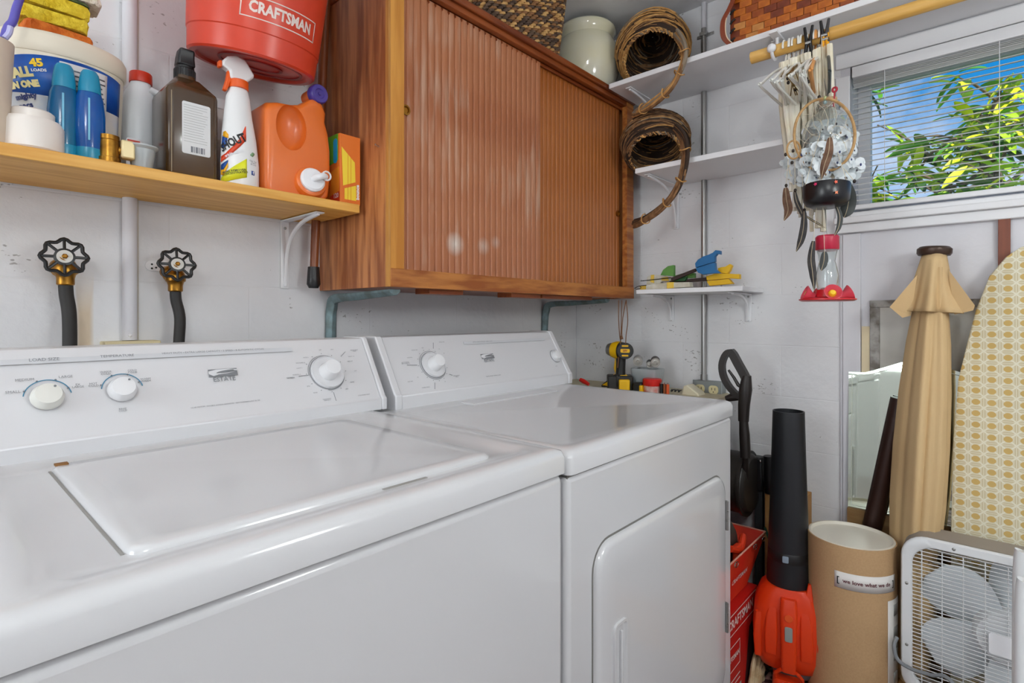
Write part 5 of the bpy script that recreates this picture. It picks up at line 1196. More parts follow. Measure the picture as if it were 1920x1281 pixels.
G().lathe([(.028, 0), (.030, .003), (.030, .030), (.001, .030)], 24, p).obj('body', mat('jar_mix', (214, 190, 186), .3, c2=(206, 70, 54), nscale=30), t); G().lathe([(.033, .028), (.034, .03), (.034, .05), (.031, .053), (.001, .053)], 24, p).obj('lid', mat('lid_red', (206, 34, 28), .35), t)
p = P(1199, 722, x=1.79); p.z = BZ
t = thing('tool_battery', 'small black and yellow tool battery next to the red jar', 'battery', p)
G().box(p + Z_ * .018, (.04, .036, .036)).obj('case', DK, t, bevel=.005); G().box(p + Vector((-.006, -.016, .014)), (.034, .012, .028)).obj('cover', DY, t, bevel=.003)
for (u, lb, m) in ((1240, 'dark AA battery standing beside the red jar', BLACK), (1246, 'black and copper AA battery in the middle', mat('batt_copper', (150, 84, 50), .4, .5)), (1252, 'orange AA battery nearest the cable', mat('batt_orange', (214, 88, 40), .4))):
    p = P(u, 735, x=1.79); p.z = BZ
    t = thing('aa_battery', lb, 'battery', p); G().cyl(p, p + Z_ * .038, .0055, n=12).obj('case', m, t); G().cyl(p + Z_ * .038, p + Z_ * .043, .003, n=8).obj('terminal', CHROME, t)
t = thing('charging_cable', 'thin black coiled cable on the ledge', 'cable', P(1266, 738, x=1.8))
cpts = []
for i in range(26):
    a = i * .7; q = P(1258 + i * .75, 737, x=1.80); cpts.append(Vector((q.x + .012 * math.cos(a), q.y, BZ + .012 + .008 * abs(math.sin(a)))))
G().tube(cpts, .002, 6).obj('cable', BLACK, t)
p = P(1296, 740, x=1.84)
t = thing('white_tray', 'white plastic scoop leaning by the outlet box', 'scoop', p)
w0 = [P(1277, 742, x=1.84), P(1281, 724, x=1.84), P(1287, 722, x=1.84), P(1308, 738, x=1.84), P(1312, 746, x=1.84)]
G().loft([w0, [q + X_ * .06 for q in w0]]).obj('body', mat('ivory_plastic', (216, 208, 182), .5), t, bevel=.004)
t = thing('red_screwdriver', 'red plastic screwdriver handle behind the dryer console', 'tool', P(1094, 716, x=1.70))
q = P(1088, 712, x=1.66); G().tube([q, q.lerp(P(1100, 718, x=1.66), .5), P(1104, 721, x=1.66)], [.007, .009, .006], 10).obj('handle', mat('lid_red', (0, 0, 0)), t)
# ================================================================ CORNER RIGHT OF THE DRYER
# pressure washer: reel, frame, gun
t = thing('pressure_washer', 'black pressure washer hose reel with red body behind the tote', 'pressure washer', (1.87, .70, 0))
BKB = mat('reel_black', (40, 36, 33), .42)
G().tube([(1.86, .600, .585), (1.86, .612, .585), (1.86, .76, .585)], [.088, .1, .1], 32).obj('reel_drum', BKB, t, bevel=.004)
for y in (.612, .765): G().cyl((1.86, y, .585), (1.86, y + .008, .585), .108, n=36).obj('reel_flange', BKB, t)
G().bx(1.80, 1.94, .72, .87, 0.02, .47).obj('body', mat('washer_red', (166, 26, 22), .4), t, bevel=.02, seg=3)
G().bx(1.74, 1.86, .72, .80, .42, .535).obj('red_housing', mat('washer_red', (0, 0, 0)), t, bevel=.012)
for y in (.60,): G().bx(1.915, 1.94, y - .012, y + .014, .0, .66).obj('frame_post', mat('frame_grey', (50, 54, 56), .5), t, bevel=.004)
G().bx(1.90, 1.945, .585, .618, .55, .665).obj('frame_joint', BLACK, t, bevel=.006); G().ell((1.90, .59, .655), (.005, .005, .005), 8, 5).obj('bolt', CHROME, t)
G().tube([(1.93, .59, .58), (1.92, .575, .575), (1.915, .560, .575)], .012, 12).obj('crank_arm', BLACK, t)
G().tube([(1.915, .562, .55), (1.915, .564, .60), (1.91, .568, .675)], [.018, .02, .015], 14).obj('crank_grip', BLACK, t)
for y in (.75, .84): G().cyl((1.80, y, .03), (1.94, y, .03), .03, n=16).obj('wheel', BLACK, t)
# spray gun: outline extruded, with a trigger hole
def gp(u, v, dx=0): return P(u, v, x=1.78 + dx)
t = thing('spray_gun', 'black pressure washer spray gun standing behind the dryer', 'spray gun', gp(1395, 855))
GB = mat('gun_black', (36, 30, 28), .45)
lo = curve([gp(1399, 745), gp(1384, 742), gp(1368, 726), gp(1357, 706), gp(1354, 685), gp(1359, 668), gp(1367, 660), gp(1374, 664), gp(1384, 682), gp(1394, 700), gp(1400, 712)], 4)
lps = []
for i, q in enumerate(lo):
    tt = (lo[min(i + 1, len(lo) - 1)] - lo[max(i - 1, 0)]).normalized(); nn = tt.cross(X_).normalized(); w2 = .0085 if i < 26 else .012
    lps.append([q + nn * w2 - X_ * .012, q - nn * w2 - X_ * .012, q - nn * w2 + X_ * .012, q + nn * w2 + X_ * .012])
G().loft(lps).obj('handle_loop', GB, t, bevel=.004)
G().tube([gp(1400, 704), gp(1398, 730), gp(1395, 760), gp(1394, 790)], [.014, .020, .018, .016], 14).obj('body', GB, t)
G().tube([gp(1394, 785), gp(1396, 815), gp(1398, 858)], [.013, .016, .016], 14).obj('lance_grip', GB, t)
G().tube([gp(1366, 694), gp(1376, 708), gp(1384, 722), gp(1394, 730)], [.004, .005, .006, .005], 8).obj('trigger', GB, t)
G().tube([gp(1362, 748), gp(1372, 745), gp(1392, 744)], [.010, .013, .011], 12).obj('hose_fitting', GB, t)
G().tube([gp(1398, 855), gp(1398, 900, .03), Vector((1.86, .66, .66))], .010, 10).obj('lance', GB, t)
# red box with print
RB = mat('carton_red', (190, 26, 20), .5); WP = mat('print_white', (228, 214, 208), .5)
t = thing('tool_carton', 'red cardboard tool carton with white lettering under the red tote', 'box', (1.62, .70, 0))
G().bx(1.476, 1.772, .56, .86, 0, .298).obj('carton', RB, t, bevel=.001)
def fr(u0, u1, z0, z1, th=.0022):
    for q in (rect(u0, u1, z0, z0 + th), rect(u0, u1, z1 - th, z1), rect(u0, u0 + th, z0, z1), rect(u1 - th, u1, z0, z1)): decal(q, WP, t, (0, .56, 0), X_, Z_, 'print_border')
fr(1.50, 1.758, .232, .290); txt('CRAFTSMAN', .036, WP, t, (1.629, .56, .261), X_, Z_, bold=.001, sx=1.0)
fr(1.50, 1.62, .13, .2); txt('CRAFTSMAN', .02, WP, t, (1.56, .56, .165), X_, Z_, bold=.0006, sx=.95)
decal([(1.66, .04), (1.72, .06), (1.75, .13), (1.745, .21), (1.70, .2), (1.68, .12)], mat('print_tool', (64, 28, 28), .5), t, (0, .56, 0), X_, Z_, 'picture')
decal(rect(1.50, 1.63, .01, .07), mat('print_panel', (190, 186, 184), .5), t, (0, .56, 0), X_, Z_, 'label')
for z in (.085, .1): decal(rect(1.50, 1.62, z, z + .003), WP, t, (0, .56, 0), X_, Z_, 'print_line')
# red tote with piping and clips, tool inside
TR = mat('tote_red', (216, 40, 16), .55, c2=(226, 62, 30), nscale=10)
t = thing('canvas_tote', 'open red canvas tool tote on top of the red carton', 'bag', (1.64, .60, .30))
def tl(x0, x1, y0, y1, z): return [Vector(q) for q in ((x0, y0, z), (x1, y0, z), (x1, y1, z), (x0, y1, z))]
G().loft([tl(1.50, 1.745, .585, .69, .302), tl(1.47, 1.832, .556, .70, .446)], cap=False).obj('wall', TR, t, solid=.006, smooth=0)
G().bx(1.50, 1.745, .585, .69, .2985, .306).obj('bottom', TR, t)
G().tube([q + Z_ * .002 for q in tl(1.468, 1.834, .554, .702, .446)], .0026, 6, closed=True).obj('piping', mat('piping_pink', (226, 160, 140), .6), t)
for (x, y) in ((1.80, .553), (1.72, .553), (1.56, .553)): G().tube([Vector((x + .014 * math.cos(a), y - .004, .437 + .007 * math.sin(a))) for a in [2 * math.pi * i / 12 for i in range(12)]], .0018, 6, closed=True).obj('ring', CHROME, t)
txt('CRAFTSMAN', .022, WP, t, (1.63, .5705, .375), X_, Vector((0, -.20, .98)), lift=.007, bold=.0004)
t = thing('circular_saw', 'dark grey and red power tool sitting inside the red tote', 'power tool', (1.62, .61, .306))
SG = mat('saw_grey', (66, 62, 56), .5); M = Matrix.Rotation(R(90), 3, 'X')
G().tube([(1.635, .60, .425), (1.635, .612, .425), (1.635, .65, .425), (1.635, .665, .425)], [.085, .1, .1, .085], 28).obj('guard', SG, t)
G().tube(curve([(1.60, .58, .46), (1.66, .575, .44), (1.70, .58, .455), (1.72, .585, .46)], 4), .010, 8).obj('lever', mat('saw_red', (220, 58, 24), .4), t)
G().bx(1.64, 1.675, .572, .59, .40, .455).obj('trigger_housing', mat('saw_red', (0, 0, 0)), t, bevel=.004)
G().tube([(1.50, .62, .50), (1.54, .62, .48), (1.55, .62, .42)], .014, 10).obj('handle', BLACK, t)
# cardboard box behind the blower
CB = mat('cardboard', (176, 128, 72), .8, c2=(192, 146, 90), nscale=12)
t = thing('cardboard_box', 'narrow brown cardboard box with green print against the wall', 'box', (1.93, .49, 0))
G().bx(1.905, 1.972, .452, .577, 0, .565).obj('carton', CB, t, bevel=.001)
G().prism([(0, 0), (.05, 0), (.02, .07)], (1.905, .577, .565), -Y_, Z_, .003).obj('flap', CB, t)
for (s, z) in (('W', .415), ('3', .335), ('3', .28)): txt(s, .05, mat('print_green', (30, 84, 62), .6), t, (1.905, .553, z), -Y_, Z_, bold=.002)
decal([(-.012, -.02), (.012, -.02), (0, .02)], WHITE, t, (1.905, .55, .53), -Y_, Z_, 'label')
# mop head on the floor
t = thing('string_mop', 'frayed beige string mop head lying by the red carton', 'mop', (1.78, .53, 0))
ms = mat('mop_string', (206, 186, 150), .9, c2=(176, 150, 112), nscale=40); rm = random.Random(3)
for i in range(34):
    a = P(rm.uniform(1395, 1432), 1262, z=.05); b = P(rm.uniform(1385, 1425), 1310, z=.012)
    a.z = rm.uniform(.03, .12) ; pts = [a, a.lerp(b, .3) + Vector((rm.uniform(-.012, .012), rm.uniform(-.012, .012), .012)), a.lerp(b, .7) + Vector((rm.uniform(-.012, .012), rm.uniform(-.012, .012), 0)), b]
    for q in pts: q.z = max(q.z, .007); q.y = min(q.y, .545)
    G().tube(curve(pts, 4), rm.uniform(.0045, .0068), 6).obj('string', ms, t)
# leaf blower
t = thing('folded_rug', 'folded dark patterned rug under the leaf blower', 'rug', (1.74, .46, 0))
RGM = mat('rug_pattern', (70, 40, 44), .95, c2=(176, 140, 130), nscale=38, contrast=.08)
for z in (.0, .022): G().bx(1.62 + z * .3, 1.845, .385, .532 - z * .2, z, z + .0215).obj('fold', RGM, t, bevel=.008, seg=3)
lb0 = Vector((1.745, .462, .0437))
t = thing('leaf_blower', 'orange leaf blower standing upright on its handle with black nozzle', 'leaf blower', lb0, local=True, rot=(0, 0, R(15))); t.scale = (1, 1, .95)
# local frame: -x faces the viewer, y is left, z up
def sec(w_, d_, z, r, dx=0, dy=0): return [(dx + q[1], dy + q[0], z) for q in rrect(w_, d_, r, 6)]
G().loft([sec(.07, .06, .055, .02), sec(.15, .11, .075, .035), sec(.185, .13, .115, .04), sec(.192, .138, .19, .04), sec(.182, .134, .26, .04), sec(.15, .12, .305, .04), sec(.118, .112, .322, .04)]).obj('housing', ORANGE, t, smooth=45)
G().loft([sec(.10, .09, .045, .03, .01, -.01), sec(.14, .11, .07, .035, .01, -.01), sec(.16, .118, .10, .04, .012, -.008)]).obj('grey_base', mat('blower_grey', (96, 98, 100), .5), t, smooth=45)
G().loft([sec(.036, .02, .085, .008, -.074), sec(.040, .03, .12, .008, -.074), sec(.042, .03, .20, .01, -.074), sec(.046, .034, .265, .012, -.070), sec(.040, .034, .30, .012, -.058)]).obj('handle', ORANGE, t, smooth=45)
for s in (-1, 1):
    G().loft([sec(.03, .012, .125, .004, -.066, s * .046), sec(.034, .016, .18, .005, -.069, s * .046), sec(.030, .014, .235, .005, -.066, s * .044), sec(.02, .008, .275, .003, -.060, s * .040)]).obj('rib', ORANGE, t, smooth=45)
    G().loft([sec(.018, .012, .105, .004, -.058, s * .080), sec(.022, .016, .17, .005, -.062, s * .082), sec(.018, .012, .24, .004, -.056, s * .078)]).obj('rib', ORANGE, t, smooth=45)
G().prism(rrect(.020, .044, .005), (-.0885, .0, .205), -Y_, Z_, .003).obj('speed_switch', mat('switch_grey', (150, 156, 152), .4), t, bevel=.001)
G().prism(circ(.011, 16), (-.0875, 0, .252), -Y_, Z_, .003).obj('button', mat('blower_orange_light', (232, 88, 34), .4), t, bevel=.001)
G().loft([sec(.080, .07, .0, .018, -.035), sec(.086, .08, .02, .018, -.035), sec(.080, .07, .052, .016, -.035)]).obj('battery_foot', ORANGE, t, smooth=45)
G().loft([sec(.074, .03, .004, .01, -.064), sec(.070, .03, .022, .01, -.064)]).obj('battery', BLACK, t)
for s in (-1, 1): G().tube(curve([(-.06, s * .034, .045), (-.072, s * .034, .07), (-.078, s * .018, .09)], 4), .005, 8).obj('handle_strut', ORANGE, t)
G().prism(rrect(.034, .028, .004), (-.0785, 0, .036), -Y_, Z_, .002).obj('label', WHITE, t); G().prism(rrect(.022, .01, .002), (-.081, 0, .044), -Y_, Z_, .001).obj('label_print', BLACK, t)
G().lathe([(.058, .31), (.060, .325), (.056, .42), (.0535, .48), (.047, .70), (.043, .858), (.040, .858), (.044, .70), (.05, .48), (.05, .33)], 36, (0.004, 0, 0), cap=False).obj('nozzle_tube', mat('nozzle_black', (30, 32, 36), .42), t)
G().lathe([(.0565, .395), (.0572, .397), (.0558, .427), (.055, .428)], 36, (0.004, 0, 0), cap=False).obj('tube_band', BLACK, t)
G().prism(rrect(.016, .02, .003), (-.0535, .008, .412), -Y_, Z_, .0015).obj('tube_sticker', mat('sticker_grey', (140, 156, 172), .4), t)
G().loft([sec(.022, .02, .30, .004, -.045, -.052), sec(.008, .012, .345, .003, -.04, -.054)]).obj('lock_tab', ORANGE, t)
# mailing tube
p = P(1595, 1003, x=1.785); tz = p.z; KR = mat('kraft_tube', (188, 152, 110), .75, c2=(194, 158, 116), nscale=220)
t = thing('mailing_tube', 'wide kraft cardboard tube with a white end cap and label', 'tube', (p.x, p.y, 0))
pb = Vector((p.x, p.y, 0)); tr = .1082
G().lathe([(tr, 0), (tr, tz), (tr - .004, tz), (tr - .004, tz - .012), (.001, tz - .012)], 56, pb).obj('tube_wall', KR, t)
G().lathe([(tr - .004, tz - .010), (tr - .003, tz + .001), (tr - .008, tz + .002), (tr - .012, tz - .006), (.001, tz - .008)], 56, pb).obj('end_cap', mat('cap_cream', (226, 220, 206), .4), t)
def tband(a0, a1, z0, z1, m, name, lift=.0012, n=16, sl=0):
    rows = [[pb + Vector(((tr + lift) * math.cos(R(a0 + (a1 - a0) * i / n)), (tr + lift) * math.sin(R(a0 + (a1 - a0) * i / n)), z - sl * i / n)) for i in range(n + 1)] for z in (z0, z1)]
    return G().loft(rows, cap=False, closed=False).obj(name, m, t, solid=.0006)
va = math.degrees(math.atan2(-pb.y, -pb.x))
tband(va - 20, va + 66, tz - .112, tz - .068, mat('label_white', (226, 222, 218), .5), 'label')
def tb(x, y): 
    a = R(va + 22) + x / tr; return pb + Vector(((tr + .0025) * math.cos(a), (tr + .0025) * math.sin(a), tz - .090 + y))
txt('we love what we do', .0145, mat('print_maroon', (96, 40, 48), .6), t, pb, X_, Z_, bend=tb, bold=.0003, sx=1.0)
for (s, x) in (('[', -.071), (']', .071)): txt(s, .022, mat('print_black', (0, 0, 0)), t, pb, X_, Z_, bend=lambda a, b, x=x: tb(a + x, b), bold=.0003)
tband(va + 50, va + 82, .10, tz - .135, mat('label_white', (0, 0, 0)), 'address_label'); tband(va + 48, va + 84, .0, .13, mat('sleeve_purple', (96, 60, 150), .3, trans=.2), 'purple_sleeve', .0018)
for i in range(4): tband(va + 62, va + 76, .16 + i * .06, .19 + i * .06, mat('print_light', (0, 0, 0)), 'print_block', .0022)

# mirror, old sash, pole, stick
GLS = mat('mirror_silver', (222, 232, 218), .03, 1)
t = thing('wall_mirror', 'frameless mirror with scalloped top leaning on the wall', 'mirror', (1.955, .18, .40))
yl_, yr_ = .347, .03; top_ = [(yl_, .966), (yl_ - .045, .968), (yl_ - .09, .985), (yl_ - .135, 1.004), (yl_ - .19, 1.010), (yl_ - .24, .994), (yr_, .968)]
def mx_(z): return 1.952 + .018 * (z - .4) / .6
ol = [(yl_, .545)] + top_ + [(yr_, .545)]
G().loft([[Vector((mx_(z), y, z)) for y, z in ol], [Vector((mx_(z) + .005, y, z)) for y, z in ol]]).obj('glass', GLS, t, smooth=0)
ins_ = [((y - .19) * .94 + .19, (z - .77) * .96 + .77) for y, z in ol]
G().tube([Vector((mx_(z) - .0008, y, z)) for y, z in ins_], .0011, 5, closed=True).obj('bevel_line', mat('bevel_pale', (220, 224, 214), .15), t)
G().bx(1.945, 1.972, yr_, yl_, .0, .545).obj('backing_board', mat('board_brown', (126, 92, 52), .7, c2=(146, 112, 68), nscale=8, stretch=(1, 1, 6)), t)
t = thing('old_window_sash', 'old window sash with weathered grey frame and dusty glass', 'window sash', (1.965, .11, .545))
sy0, sy1, sz0, sz1 = -.05, .292, .56, 1.19
OG = mat('sash_grey', (176, 174, 170), .7, c2=(120, 114, 106), nscale=30)
for (a, b, c_, d_) in ((sy0, sy1, sz1 - .022, sz1), (sy1 - .026, sy1, sz0, sz1 - .022), (sy0, sy0 + .026, sz0, sz1 - .022)): G().bx(1.972, 1.981, a, b, c_, d_).obj('frame_bar', OG, t, bevel=.002)
G().bx(1.976, 1.980, sy0 + .026, sy1 - .026, sz0, sz1 - .022).obj('dusty_pane', mat('dusty_glass', (172, 168, 158), .3, c2=(196, 194, 186), nscale=6), t)
struct(G().bx(XW - .006, XW + .003, .285, .314, .5, 1.11).obj('trim_2', mat('cream_strip', (222, 206, 172), .7), bevel=.001))
a, b = P(1690, 740, x=1.940), P(1636, 985, x=1.936); dirp = (b - a) / (b.z - a.z)
foot = b + dirp * (0.006 - b.z); top = a + dirp * (.90 - a.z)
t = thing('brown_pole', 'thick dark brown metal pole leaning behind the umbrella', 'pole', foot)
G().cyl(foot, top, .025, n=20).obj('tube', mat('pole_brown', (58, 36, 30), .35, .3), t); G().cyl(foot, foot + (top - foot).normalized() * .03, .0275, n=20).obj('end_plug', BLACK, t)
t = thing('wood_stick', 'thin reddish wooden stick standing behind the ironing board', 'stick', (1.968, -.01, 0))
a = P(1883, 396, x=1.97); G().bx(1.966, 1.974, a.y - .0125, a.y + .0125, 0, a.z).obj('strip', mat('stick_wood', (112, 54, 32), .5, c2=(134, 70, 44), nscale=6, stretch=(6, 6, .5)), t, bevel=.001)
# closed patio umbrella
UF = mat('umbrella_fabric', (204, 172, 126), .85, c2=(210, 180, 134), nscale=9, stretch=(1, 1, .4), bump=.04, bscale=400)
UB, UT = P(1692, 1330, x=1.885), P(1752, 470, x=1.905); UB.z = 0.004; UB.x = 1.885
axu = (UT - UB).normalized(); MU = axu.to_track_quat('Z', 'X').to_matrix(); UL = (UT - UB).length
t = thing('patio_umbrella', 'closed tan patio umbrella leaning against the wall', 'umbrella', UB)
G().cyl(UB, UT, .017, n=16).obj('pole', mat('pole_brown', (0, 0, 0)), t)
def uf(a, z): return 1 + .15 * (abs(math.sin(3.5 * a + 1.1 + .35 * math.sin(2 * z))) ** .55 - .5) + .05 * math.sin(6 * a + 1.5 * z) + .018 * math.sin(17 * a + 2 * z)
def ff(z0, r): return (r, z0)
L_ = UL
prof = [(.074, L_ - 1.20), (.082, L_ - 1.10), (.088, L_ - 1.0), (.090, L_ - .92), (.085, L_ - .86), (.073, L_ - .845), (.088, L_ - .82), (.096, L_ - .70), (.096, L_ - .55), (.088, L_ - .40), (.074, L_ - .26), (.056, L_ - .15), (.040, L_ - .05)]
G().lathe(prof, 96, UB, MU, fold=uf, sx=.60, sy=1.16, cap=False).obj('canopy', UF, t, smooth=60)
def vf(a, z): 
    k = max(0, (L_ - .02 - z) / .17); return 1 + .20 * k * math.sin(6 * a + .8) + .10 * k * math.sin(11 * a)
pv = [(.040, L_ - .012), (.046, L_ - .03), (.058, L_ - .075), (.072, L_ - .12), (.088, L_ - .155), (.098, L_ - .172)]
G().lathe(pv, 96, UB, MU, fold=vf, sx=.66, sy=.92, cap=False).obj('vent_canopy', UF, t, smooth=60, solid=.0016)
vt = [P(1720, 515, x=1.87), P(1668, 576, x=1.84), P(1692, 596, x=1.85), P(1708, 592, x=1.86)]
G().loft([vt, [q + X_ * .002 for q in vt]]).obj('vent_flap', UF, t, smooth=0)
vt = [P(1778, 505, x=1.86), P(1828, 573, x=1.835), P(1825, 582, x=1.835), P(1790, 590, x=1.85), P(1782, 575, x=1.86)]
G().loft([vt, [q + X_ * .002 for q in vt]]).obj('vent_flap', UF, t, smooth=0)
G().lathe([(.036, L_ - .014), (.040, L_ - .008), (.040, L_ + .004), (.034, L_ + .010), (.001, L_ + .012)], 32, UB, MU).obj('finial', mat('finial_brown', (74, 56, 46), .35, .4), t)
for k in range(8):
    a = 2 * math.pi * k / 8; G().cyl(UB + MU @ Vector((.03 * math.cos(a), .04 * math.sin(a), L_ - 1.22)), UB + MU @ Vector((.02 * math.cos(a), .025 * math.sin(a), L_ - .06)), .004, n=6).obj('rib', MATS['pole_brown'], t)
# ironing board
def cane(name):
    m = bpy.data.materials.new(name); m.use_nodes = True; n, l = m.node_tree.nodes, m.node_tree.links; b = n['Principled BSDF']; b.inputs['Roughness'].default_value = .8
    tc_ = n.new('ShaderNodeTexCoord'); s_ = n.new('ShaderNodeSeparateXYZ'); l.new(tc_.outputs['Object'], s_.inputs[0])
    def mth(op, a, b_=None, c_=None):
        q = n.new('ShaderNodeMath'); q.operation = op
        for i, v in enumerate((a, b_, c_)):
            if v is None: continue
            if isinstance(v, (int, float)): q.inputs[i].default_value = v
            else: l.new(v, q.inputs[i])
        return q.outputs[0]
    W_, H_ = .0315, .0300
    yy = mth('DIVIDE', s_.outputs['Y'], W_); zz = mth('DIVIDE', s_.outputs['Z'], H_)
    cy = mth('SUBTRACT', mth('FRACT', mth('ADD', yy, 100.0)), .5); cz = mth('SUBTRACT', mth('FRACT', mth('ADD', zz, 100.0)), .5)
    d2 = mth('ADD', mth('MULTIPLY', mth('MULTIPLY', cy, cy), 13.0), mth('MULTIPLY', mth('MULTIPLY', cz, cz), 15.5))
    dot = mth('LESS_THAN', d2, 1.0)
    dg = mth('LESS_THAN', mth('ABSOLUTE', mth('SUBTRACT', mth('FRACT', mth('ADD', mth('ADD', yy, zz), 100.5)), .5)), .08)
    dg2 = mth('LESS_THAN', mth('ABSOLUTE', mth('SUBTRACT', mth('FRACT', mth('ADD', mth('SUBTRACT', yy, zz), 100.5)), .5)), .08)
    vl = mth('LESS_THAN', mth('ABSOLUTE', mth('SUBTRACT', mth('ABSOLUTE', cy), .42)), .018); hl_ = mth('LESS_THAN', mth('ABSOLUTE', mth('SUBTRACT', mth('ABSOLUTE', cz), .42)), .022)
    lines_ = mth('MAXIMUM', vl, hl_); pale = mth('MAXIMUM', dg, dg2)
    def mixc(f, a, c2):
        q = n.new('ShaderNodeMixRGB'); l.new(f, q.inputs[0])
        if isinstance(a, tuple): q.inputs[1].default_value = lin(a)
        else: l.new(a, q.inputs[1])
        q.inputs[2].default_value = lin(c2); return q.outputs[0]
    c1 = mixc(lines_, (222, 214, 186), (196, 180, 138)); c2 = mixc(pale, c1, (232, 228, 208)); c3 = mixc(dot, c2, (206, 174, 106)); l.new(c3, b.inputs['Base Color'])
    return m
CANE = cane('cane_print_cloth')
t = thing('ironing_board', 'ironing board with a cane-pattern cover leaning nose up', 'ironing board', (1.84, -.1, 0), local=True, rot=(0, R(3.6), 0))
hw = [(1.33, .0), (1.329, .03), (1.322, .055), (1.30, .082), (1.25, .115), (1.16, .142), (1.08, .158), (.97, .178), (.80, .188), (.55, .192), (.10, .192), (.04, .185), (.02, .165)]
ol = [(w2, z) for z, w2 in reversed(hw)] + [(-w2, z) for z, w2 in hw[1:]]
G().loft([[(.018, y * .96, z if z > .03 else z) for y, z in ol], [(.012, y, z) for y, z in ol], [(-.004, y, z) for y, z in ol], [(-.008, y * .97, z) for y, z in ol]]).obj('padded_cover', CANE, t, smooth=50)
G().loft([[(.019, y * .9, z) for y, z in ol], [(.026, y * .9, z) for y, z in ol]]).obj('metal_top', WHITE, t)
for s in (-1, 1): G().tube([(.03, s * .10, .25), (.034, s * .10, .8), (.03, s * .02, 1.1)], .009, 10).obj('leg', WHITE, t)
# box fan on a low carton
fxx, fcy, fcz, fs = 1.735, -.020, .366, .415
tag(G().bx(1.70, 1.85, -.25, .20, 0, .150).obj('low_carton', CB, loc=(1.78, -.02, 0), bevel=.002), 'low cardboard carton under the box fan', 'box')
FW = mat('fan_white', (226, 228, 230), .4); FGY = mat('fan_grey', (150, 142, 134), .5)
t = thing('box_fan', 'white box fan with wire grille and grey casing', 'fan', (fxx + .05, fcy, fcz - fs / 2 - .006))
def fl_(k, xx, r=.055): return [Vector((xx, fcy + q[0], fcz + q[1])) for q in rrect(fs * k, fs * k, r * k, 8)]
rows = [fl_(1, fxx + .006), fl_(1, fxx + .095), fl_(.97, fxx + .095), fl_(.97, fxx + .006)]
G().loft(rows + [rows[0]], cap=False).obj('casing', FGY, t, smooth=50)
rows = [fl_(1.0, fxx + .008), fl_(1.0, fxx), fl_(.985, fxx - .004), fl_(.90, fxx - .004), fl_(.885, fxx), fl_(.885, fxx + .008)]
G().loft(rows + [rows[0]], cap=False).obj('front_bezel', FW, t, smooth=50)
hb_ = fs * .445
gm = G().cyl((0, -hb_, 0), (0, hb_, 0), .0011, n=5).mesh('grille_wire', FW)
nW = 38
for i in range(nW):
    z = -hb_ + 2 * hb_ * (i + .5) / nW; inset = max(0, abs(z) - (hb_ - .045)); kk = (hb_ - .045 + math.sqrt(max(0, .045 ** 2 - inset ** 2))) / hb_
    inst('grille_wire', gm, t, (fxx + .001, fcy, fcz + z), None, (1, kk, 1))
vm = G().cyl((0, 0, -hb_), (0, 0, hb_), .0015, n=5).mesh('grille_upright', FW)
for i in range(9): inst('grille_upright', vm, t, (fxx + .0035, fcy - hb_ + 2 * hb_ * (i + .5) / 9, fcz), None, (1, 1, .97))
rm_ = G()
for i in range(24): rm_.cyl((fxx + .09, fcy - hb_, fcz - hb_ + 2 * hb_ * (i + .5) / 24), (fxx + .09, fcy + hb_, fcz - hb_ + 2 * hb_ * (i + .5) / 24), .0011, n=4)
rm_.obj('rear_grille', FW, t)
for k in range(5):
    a = R(150 - 72 * k); bld = []; nb = 12
    d_ = Vector((0, -math.cos(a), math.sin(a))); s_ = Vector((0, math.sin(a), math.cos(a)))
    for i in range(nb + 1):
        f_ = i / nb; rr_ = .03 + .155 * f_; w2 = .028 + .048 * math.sin(math.pi * min(1, .08 + .72 * f_)) if f_ < .8 else .066 * math.sqrt(max(0.002, 1 - ((f_ - .8) / .2) ** 2)); tw = .022 * (1 - .5 * f_)
        c_ = Vector((fxx + .045, fcy, fcz)) + d_ * rr_ - s_ * .016 * math.sin(math.pi * f_); lp = []
        for m_ in range(7):
            e_ = -1 + m_ / 3; lp.append(c_ + s_ * w2 * e_ + X_ * (tw * e_ * w2 / .06 - .006 * (1 - e_ * e_)))
        bld.append(lp + [q + X_ * .002 for q in reversed(lp)])
    G().loft(bld).obj('blade', mat('blade_white', (222, 228, 232), .35), t, smooth=60)
MF = Matrix(((0, 0, -1), (-1, 0, 0), (0, 1, 0)))
G().lathe([(.064, -.04), (.068, -.01), (.066, .012), (.058, .02), (.001, .022)], 32, (fxx + .03, fcy, fcz), MF).obj('hub', FW, t)
G().prism(rrect(.07, .05, .006), (fxx - .002, fcy, fcz - .01), -Y_, Z_, .003).obj('badge', mat('badge_white', (236, 236, 240), .3), t)
for (dy, dz_) in ((.10, .195), (-.10, .195), (.195, .08), (.195, -.08)): G().ell((fxx - .004, fcy + dy, fcz + dz_), (.002, .004, .004), 8, 4).obj('screw', STEEL, t)
for s in (-1, 1): G().bx(fxx + .01, fxx + .09, fcy + s * .15 - .015, fcy + s * .15 + .015, fcz - fs / 2 - .006, fcz - fs / 2 + .004).obj('foot', FW, t)
t = thing('extension_cord', 'grey electrical cord draped in front of the box fan', 'cord', P(1676, 1205, x=1.70))
G().tube(curve([P(1682, 1195, x=1.73), P(1676, 1212, x=1.715), P(1684, 1238, x=1.71), P(1712, 1256, x=1.705), P(1745, 1266, x=1.70), P(1790, 1285, x=1.69), Vector((1.66, -.02, .10)), Vector((1.64, -.1, .008))], 6), .0048, 8).obj('cord', mat('cord_grey', (126, 130, 134), .5), t)
